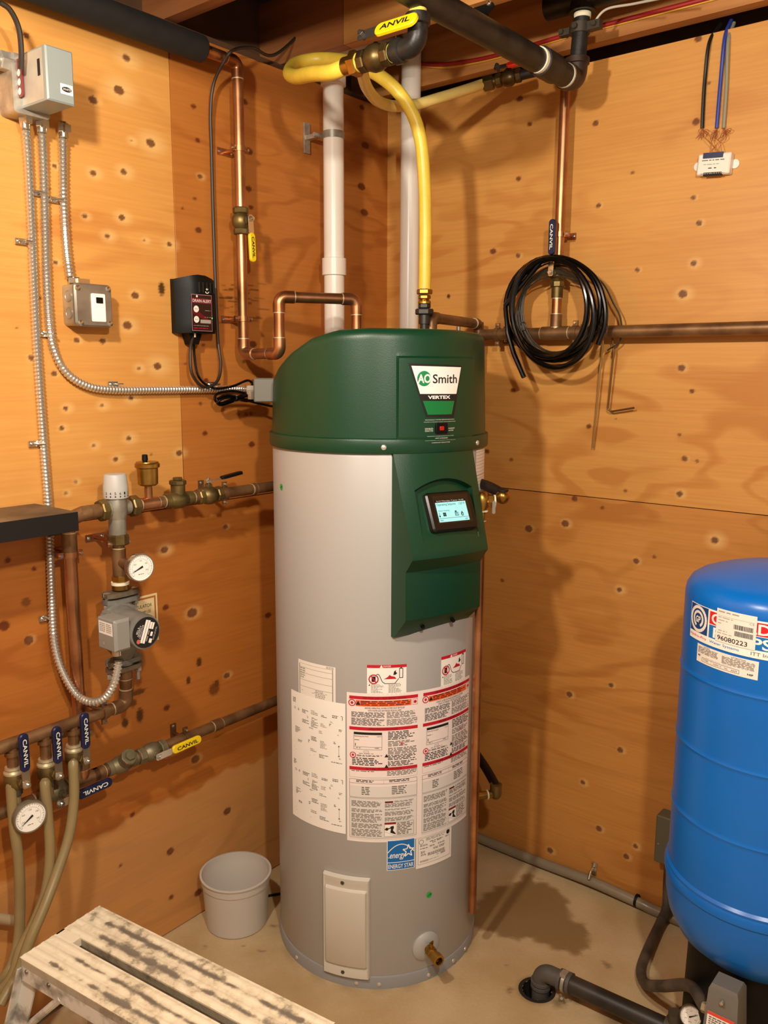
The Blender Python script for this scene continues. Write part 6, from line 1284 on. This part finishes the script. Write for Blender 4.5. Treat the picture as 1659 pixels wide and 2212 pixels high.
one(lambda b: (b.lathe(ej+dd_*.32, dd_, [(0, .023), (.002, .029), (.05, .029), (.052, .023)], 24, cap=False), b.cyl(ej+dd_*.345, ej+dd_*.345+V(0, 0, .05), .018, 16)), 'tee', mat('dirty fitting', '#4a4236', .6, noise=.3, nscale=20), fd)

# clear tube along the wall foot
ft = thing('floor_tube', RW(1250, 1890, .02), 'grey translucent tube along the foot of the right wall', 'tube')
P = [V(.1, -.022, .024), RW(1040, 1812, .022), RW(1160, 1860, .022), RW(1275, 1903, .022), RW(1380, 1950, .022), RW(1440, 1980, .022), V(1.5, -.03, .02)]; P = [V(q[0], q[1], max(q[2], .0165)) for q in P]
one(lambda b: b.tube(spline(P), .0155, 14), 'tube', mat('grey translucent', '#8a7c66', .3, noise=.15, nscale=9), ft)
cl = RW(1275, 1893, .03); one(lambda b: (b.box(V(cl[0], -.004, cl[2]+.014), (.016, .004, .04)), b.tube([V(cl[0], -.006, cl[2]+.018), V(cl[0], -.03, cl[2]+.016), V(cl[0], -.042, cl[2]-.004)], .004, 8), b.lathe(V(cl[0], -.006, cl[2]+.028), (0, -1, 0), [(0, .007), (.004, .006), (.006, .002)], 12)), 'tube_clip', chrome, ft)
zt3 = RW(1375, 1945, .022); one(lambda b: b.lathe(V(zt3[0]-.003, -.022, max(zt3[2], .0165)), (1, 0, 0), [(0, .0158), (0, .019), (.007, .019), (.007, .0158)], 20, cap=False), 'zip_tie', blackp, ft)

# ================================================================== BUCKET
bk = thing('plastic_bucket', (.106, -.816, 0), 'small empty translucent white plastic bucket beside the heater', 'bucket')
bm_ = mat('frosted plastic', '#e4ded4', .35, trans=.0); bc0 = V(.106, -.816, 0); BH = .157
def frosted():
    m = bpy.data.materials['frosted plastic']; nt = m.node_tree; b = nt.nodes['Principled BSDF']; b.inputs['Subsurface Weight'].default_value = 0.0
    tr = nt.nodes.new('ShaderNodeBsdfTranslucent'); tr.inputs[0].default_value = (.8, .75, .68, 1); mx = nt.nodes.new('ShaderNodeMixShader'); mx.inputs[0].default_value = .38
    out = nt.nodes['Material Output']; nt.links.new(b.outputs[0], mx.inputs[1]); nt.links.new(tr.outputs[0], mx.inputs[2]); nt.links.new(mx.outputs[0], out.inputs[0])
frosted()
one(lambda b: b.lathe(bc0, (0, 0, 1), [(.0, .001), (.0, .083), (.003, .087), (BH-.028, .0955), (BH-.026, .098), (BH, .0985), (BH, .0965), (BH-.026, .0955), (BH-.03, .0935), (.006, .0855), (.003, .082), (.003, .001)], 56, cap=False), 'bucket_body', bm_, bk)
one(lambda b: b.lathe(bc0+V(0, 0, BH-.004), (0, 0, 1), [(0, .0985), (.001, .1025), (.004, .1025), (.005, .098)], 56, cap=False), 'rim', bm_, bk)
cb = one(lambda b: b.tube(spline([FL(575, 1936, .004), FL(595, 1932, .004), FL(620, 1928, .004)]), .0035, 8), 'black_cord', blackp); tag(cb, 'short piece of black cord on the floor between bucket and heater', 'cord')

# ================================================================== STEP PLATFORM
HT = .40; cA, cB, cC = FL(215, 1955, HT), FL(45, 2068, HT), FL(718, 2205, HT)
ex = unit(cC-cA); ey = unit(cB-cA-ex*np.dot(cB-cA, ex)); SLn = np.linalg.norm(cC-cA)+.006; SW = np.linalg.norm(cB-cA)
def splatter():
    m = bpy.data.materials.new('paint-splashed aluminium'); m.use_nodes = True; nt = m.node_tree; N = nt.nodes.new; Lk = nt.links.new; b = nt.nodes['Principled BSDF']
    tc = N('ShaderNodeTexCoord'); n1 = N('ShaderNodeTexNoise'); n1.inputs['Scale'].default_value = 38; n1.inputs['Detail'].default_value = 6; n1.inputs['Roughness'].default_value = .65; Lk(tc.outputs['Object'], n1.inputs['Vector'])
    n2 = N('ShaderNodeTexNoise'); n2.inputs['Scale'].default_value = 7; n2.inputs['Detail'].default_value = 4; Lk(tc.outputs['Object'], n2.inputs['Vector'])
    ad = N('ShaderNodeMath'); ad.operation = 'ADD'; Lk(n1.outputs['Fac'], ad.inputs[0]); Lk(n2.outputs['Fac'], ad.inputs[1])
    at = N('ShaderNodeAttribute'); at.attribute_name = 'worn'; sb = N('ShaderNodeMath'); sb.operation = 'SUBTRACT'; Lk(ad.outputs[0], sb.inputs[0]); Lk(at.outputs['Fac'], sb.inputs[1])
    r = N('ShaderNodeValToRGB'); el = r.color_ramp.elements; el[0].position = .56; el[0].color = (*lin('#7c7264'), 1); el[1].position = .98; el[1].color = (*lin('#f0e4c8'), 1); e = el.new(.70); e.color = (*lin('#a89c86'), 1); e2 = el.new(.80); e2.color = (*lin('#dccdae'), 1); Lk(sb.outputs[0], r.inputs['Fac']); Lk(r.outputs['Color'], b.inputs['Base Color'])
    b.inputs['Roughness'].default_value = .5; bp = N('ShaderNodeBump'); bp.inputs['Strength'].default_value = .3; bp.inputs['Distance'].default_value = .003; Lk(n1.outputs['Fac'], bp.inputs['Height']); Lk(bp.outputs['Normal'], b.inputs['Normal']); return m
alum = splatter(); alud = mat('bare aluminium', '#9a968c', .4, .7, color2='#6a655c', nscale=25)
stp = thing('step_platform', (*((cA+cC+ey*SW)/2)[:2], 0), 'paint-splattered aluminium step platform with a slotted top', 'step stool')
def plank(v0, v1, u0=0.0, u1=None):
    """one ribbed aluminium tread between widths v0..v1"""
    u1 = SLn if u1 is None else u1; nu = 120; nv = 40; G = []; worn = []
    for i in range(nu+1):
        u = u0+(u1-u0)*i/nu; row = []
        for j in range(nv+1):
            v = v0+(v1-v0)*j/nv; f = (v-v0)/(v1-v0)*4; rib = .0016*max(0, math.cos((f-.5)*2*PI))**.5 if .1 < f < 3.9 else 0
            row.append(cA+ex*u+ey*v+V(0, 0, -.0016+rib)); worn.append(.34*max(0, math.cos((f-.5)*2*PI))**2*(.4+.6*math.sin(u*9+v*40)**2)*(1 if .05 < u < SLn-.05 else 0))
        G.append(row)
    b = MB(); b.grid(G); nb = len(b.v)
    e = [cA+ex*u+ey*v+V(0, 0, -.02) for u, v in ((u0, v0), (u1, v0), (u1, v1), (u0, v1))]; b.v += [tuple(q) for q in e]; cn = [0, nu*(nv+1), nu*(nv+1)+nv, nv]
    for i in range(4): j = (i+1) % 4; b.f.append((cn[i], cn[j], nb+j, nb+i)); b.mi.append(0)
    b.f.append((nb, nb+1, nb+2, nb+3)); b.mi.append(0); o = b.build('tread', alum, stp, sharp=50)
    at = o.data.attributes.new('worn', 'FLOAT', 'POINT'); w = np.zeros(len(o.data.vertices), np.float32)
    base = ROOT[stp.name]; co = np.array([q.co[:] for q in o.data.vertices])+base-cA; uu_ = co@ex; vv_ = co@ey; f = (vv_-v0)/(v1-v0)*4
    w = .52*(np.exp(-((f-1.3)/.28)**2)+np.exp(-((f-2.9)/.25)**2))*(.35+.65*np.sin(uu_*13+vv_*50+2*np.sin(uu_*31))**2)*((uu_ > .06) & (uu_ < SLn-.05))+.10; at.data.foreach_set('value', w.astype(np.float32))
sl0, sl1 = SW*.47, SW*.57
plank(0, sl0); plank(sl1, SW)
for u in (.0, SLn-.055):
    one(lambda b: b.prism([cA+ex*u+ey*sl0+V(0, 0, -.001), cA+ex*(u+.055)+ey*sl0+V(0, 0, -.001), cA+ex*(u+.055)+ey*sl1+V(0, 0, -.001), cA+ex*u+ey*sl1+V(0, 0, -.001)], V(0, 0, -.018)), 'end_bridge', alum, stp)
alur = mat('blotched white rail', '#d6d4cc', .5, color2='#8c8880', nscale=26, lo=.36, hi=.56, bump=.2, bscale=60)
for v in (.0, SW): one(lambda b: b.box(cA+ex*SLn/2+ey*v+V(0, 0, -.028)+ey*(.002 if v == 0 else -.002), (SLn, .004, .05), (ex, ey, V(0, 0, 1))), 'side_rail', alur, stp)
for v in (sl0-.001, sl1+.001): one(lambda b: b.box(cA+ex*SLn/2+ey*v+V(0, 0, -.022), (SLn, .002, .034), (ex, ey, V(0, 0, 1))), 'slot_rail', alud, stp)
one(lambda b: b.box(cA+ex*.002+ey*SW/2+V(0, 0, -.026), (.004, SW, .05), (ex, ey, V(0, 0, 1))), 'end_rail', alum, stp); one(lambda b: b.box(cA+ex*(SLn-.002)+ey*SW/2+V(0, 0, -.026), (.004, SW, .05), (ex, ey, V(0, 0, 1))), 'end_rail', alum, stp)
for u, s in ((.02, -1), (SLn-.02, 1)):
    for v, t in ((.012, -1), (SW-.012, 1)):
        top = cA+ex*u+ey*v+V(0, 0, -.03); bot = top+ex*s*.10+ey*t*.035; bot = V(bot[0], bot[1], .012)
        lx_ = unit(bot-top); sx_ = unit(np.cross(lx_, ey)); sy_ = np.cross(lx_, sx_)
        lg = one(lambda b: (b.box((top+bot)/2, (np.linalg.norm(bot-top), .042, .004), (lx_, sx_, sy_)), b.box((top+bot)/2+sx_*.019+sy_*.010*(-t), (np.linalg.norm(bot-top), .004, .022), (lx_, sx_, sy_))), 'leg', alur, stp)
        one(lambda b: b.rbox(V(bot[0], bot[1], .009), (.05, .034, .018), .006), 'rubber_foot', blackp, lg)
    a_ = cA+ex*(u+s*.04)+ey*.01; one(lambda b: b.box(cA+ex*(u+s*.055)+ey*SW/2+V(0, 0, -.20), (.02, SW+.03, .004), (ex, ey, V(0, 0, 1))), 'spreader', alud, stp)
for v in (.006, SW-.006):
    p0 = cA+ex*.12+ey*v+V(0, 0, -.045); p1 = cA+ex*-.045+ey*v+V(0, 0, -.21); one(lambda b: b.cyl(p0, p1, .008, 10), 'brace', alur, stp)
for u in (.02, .09): one(lambda b: b.lathe(cA+ex*u+ey*(SW+.0005)+V(0, 0, -.026), ey, [(0, .005), (.002, .004), (.003, .001)], 10), 'rivet', alud, stp)
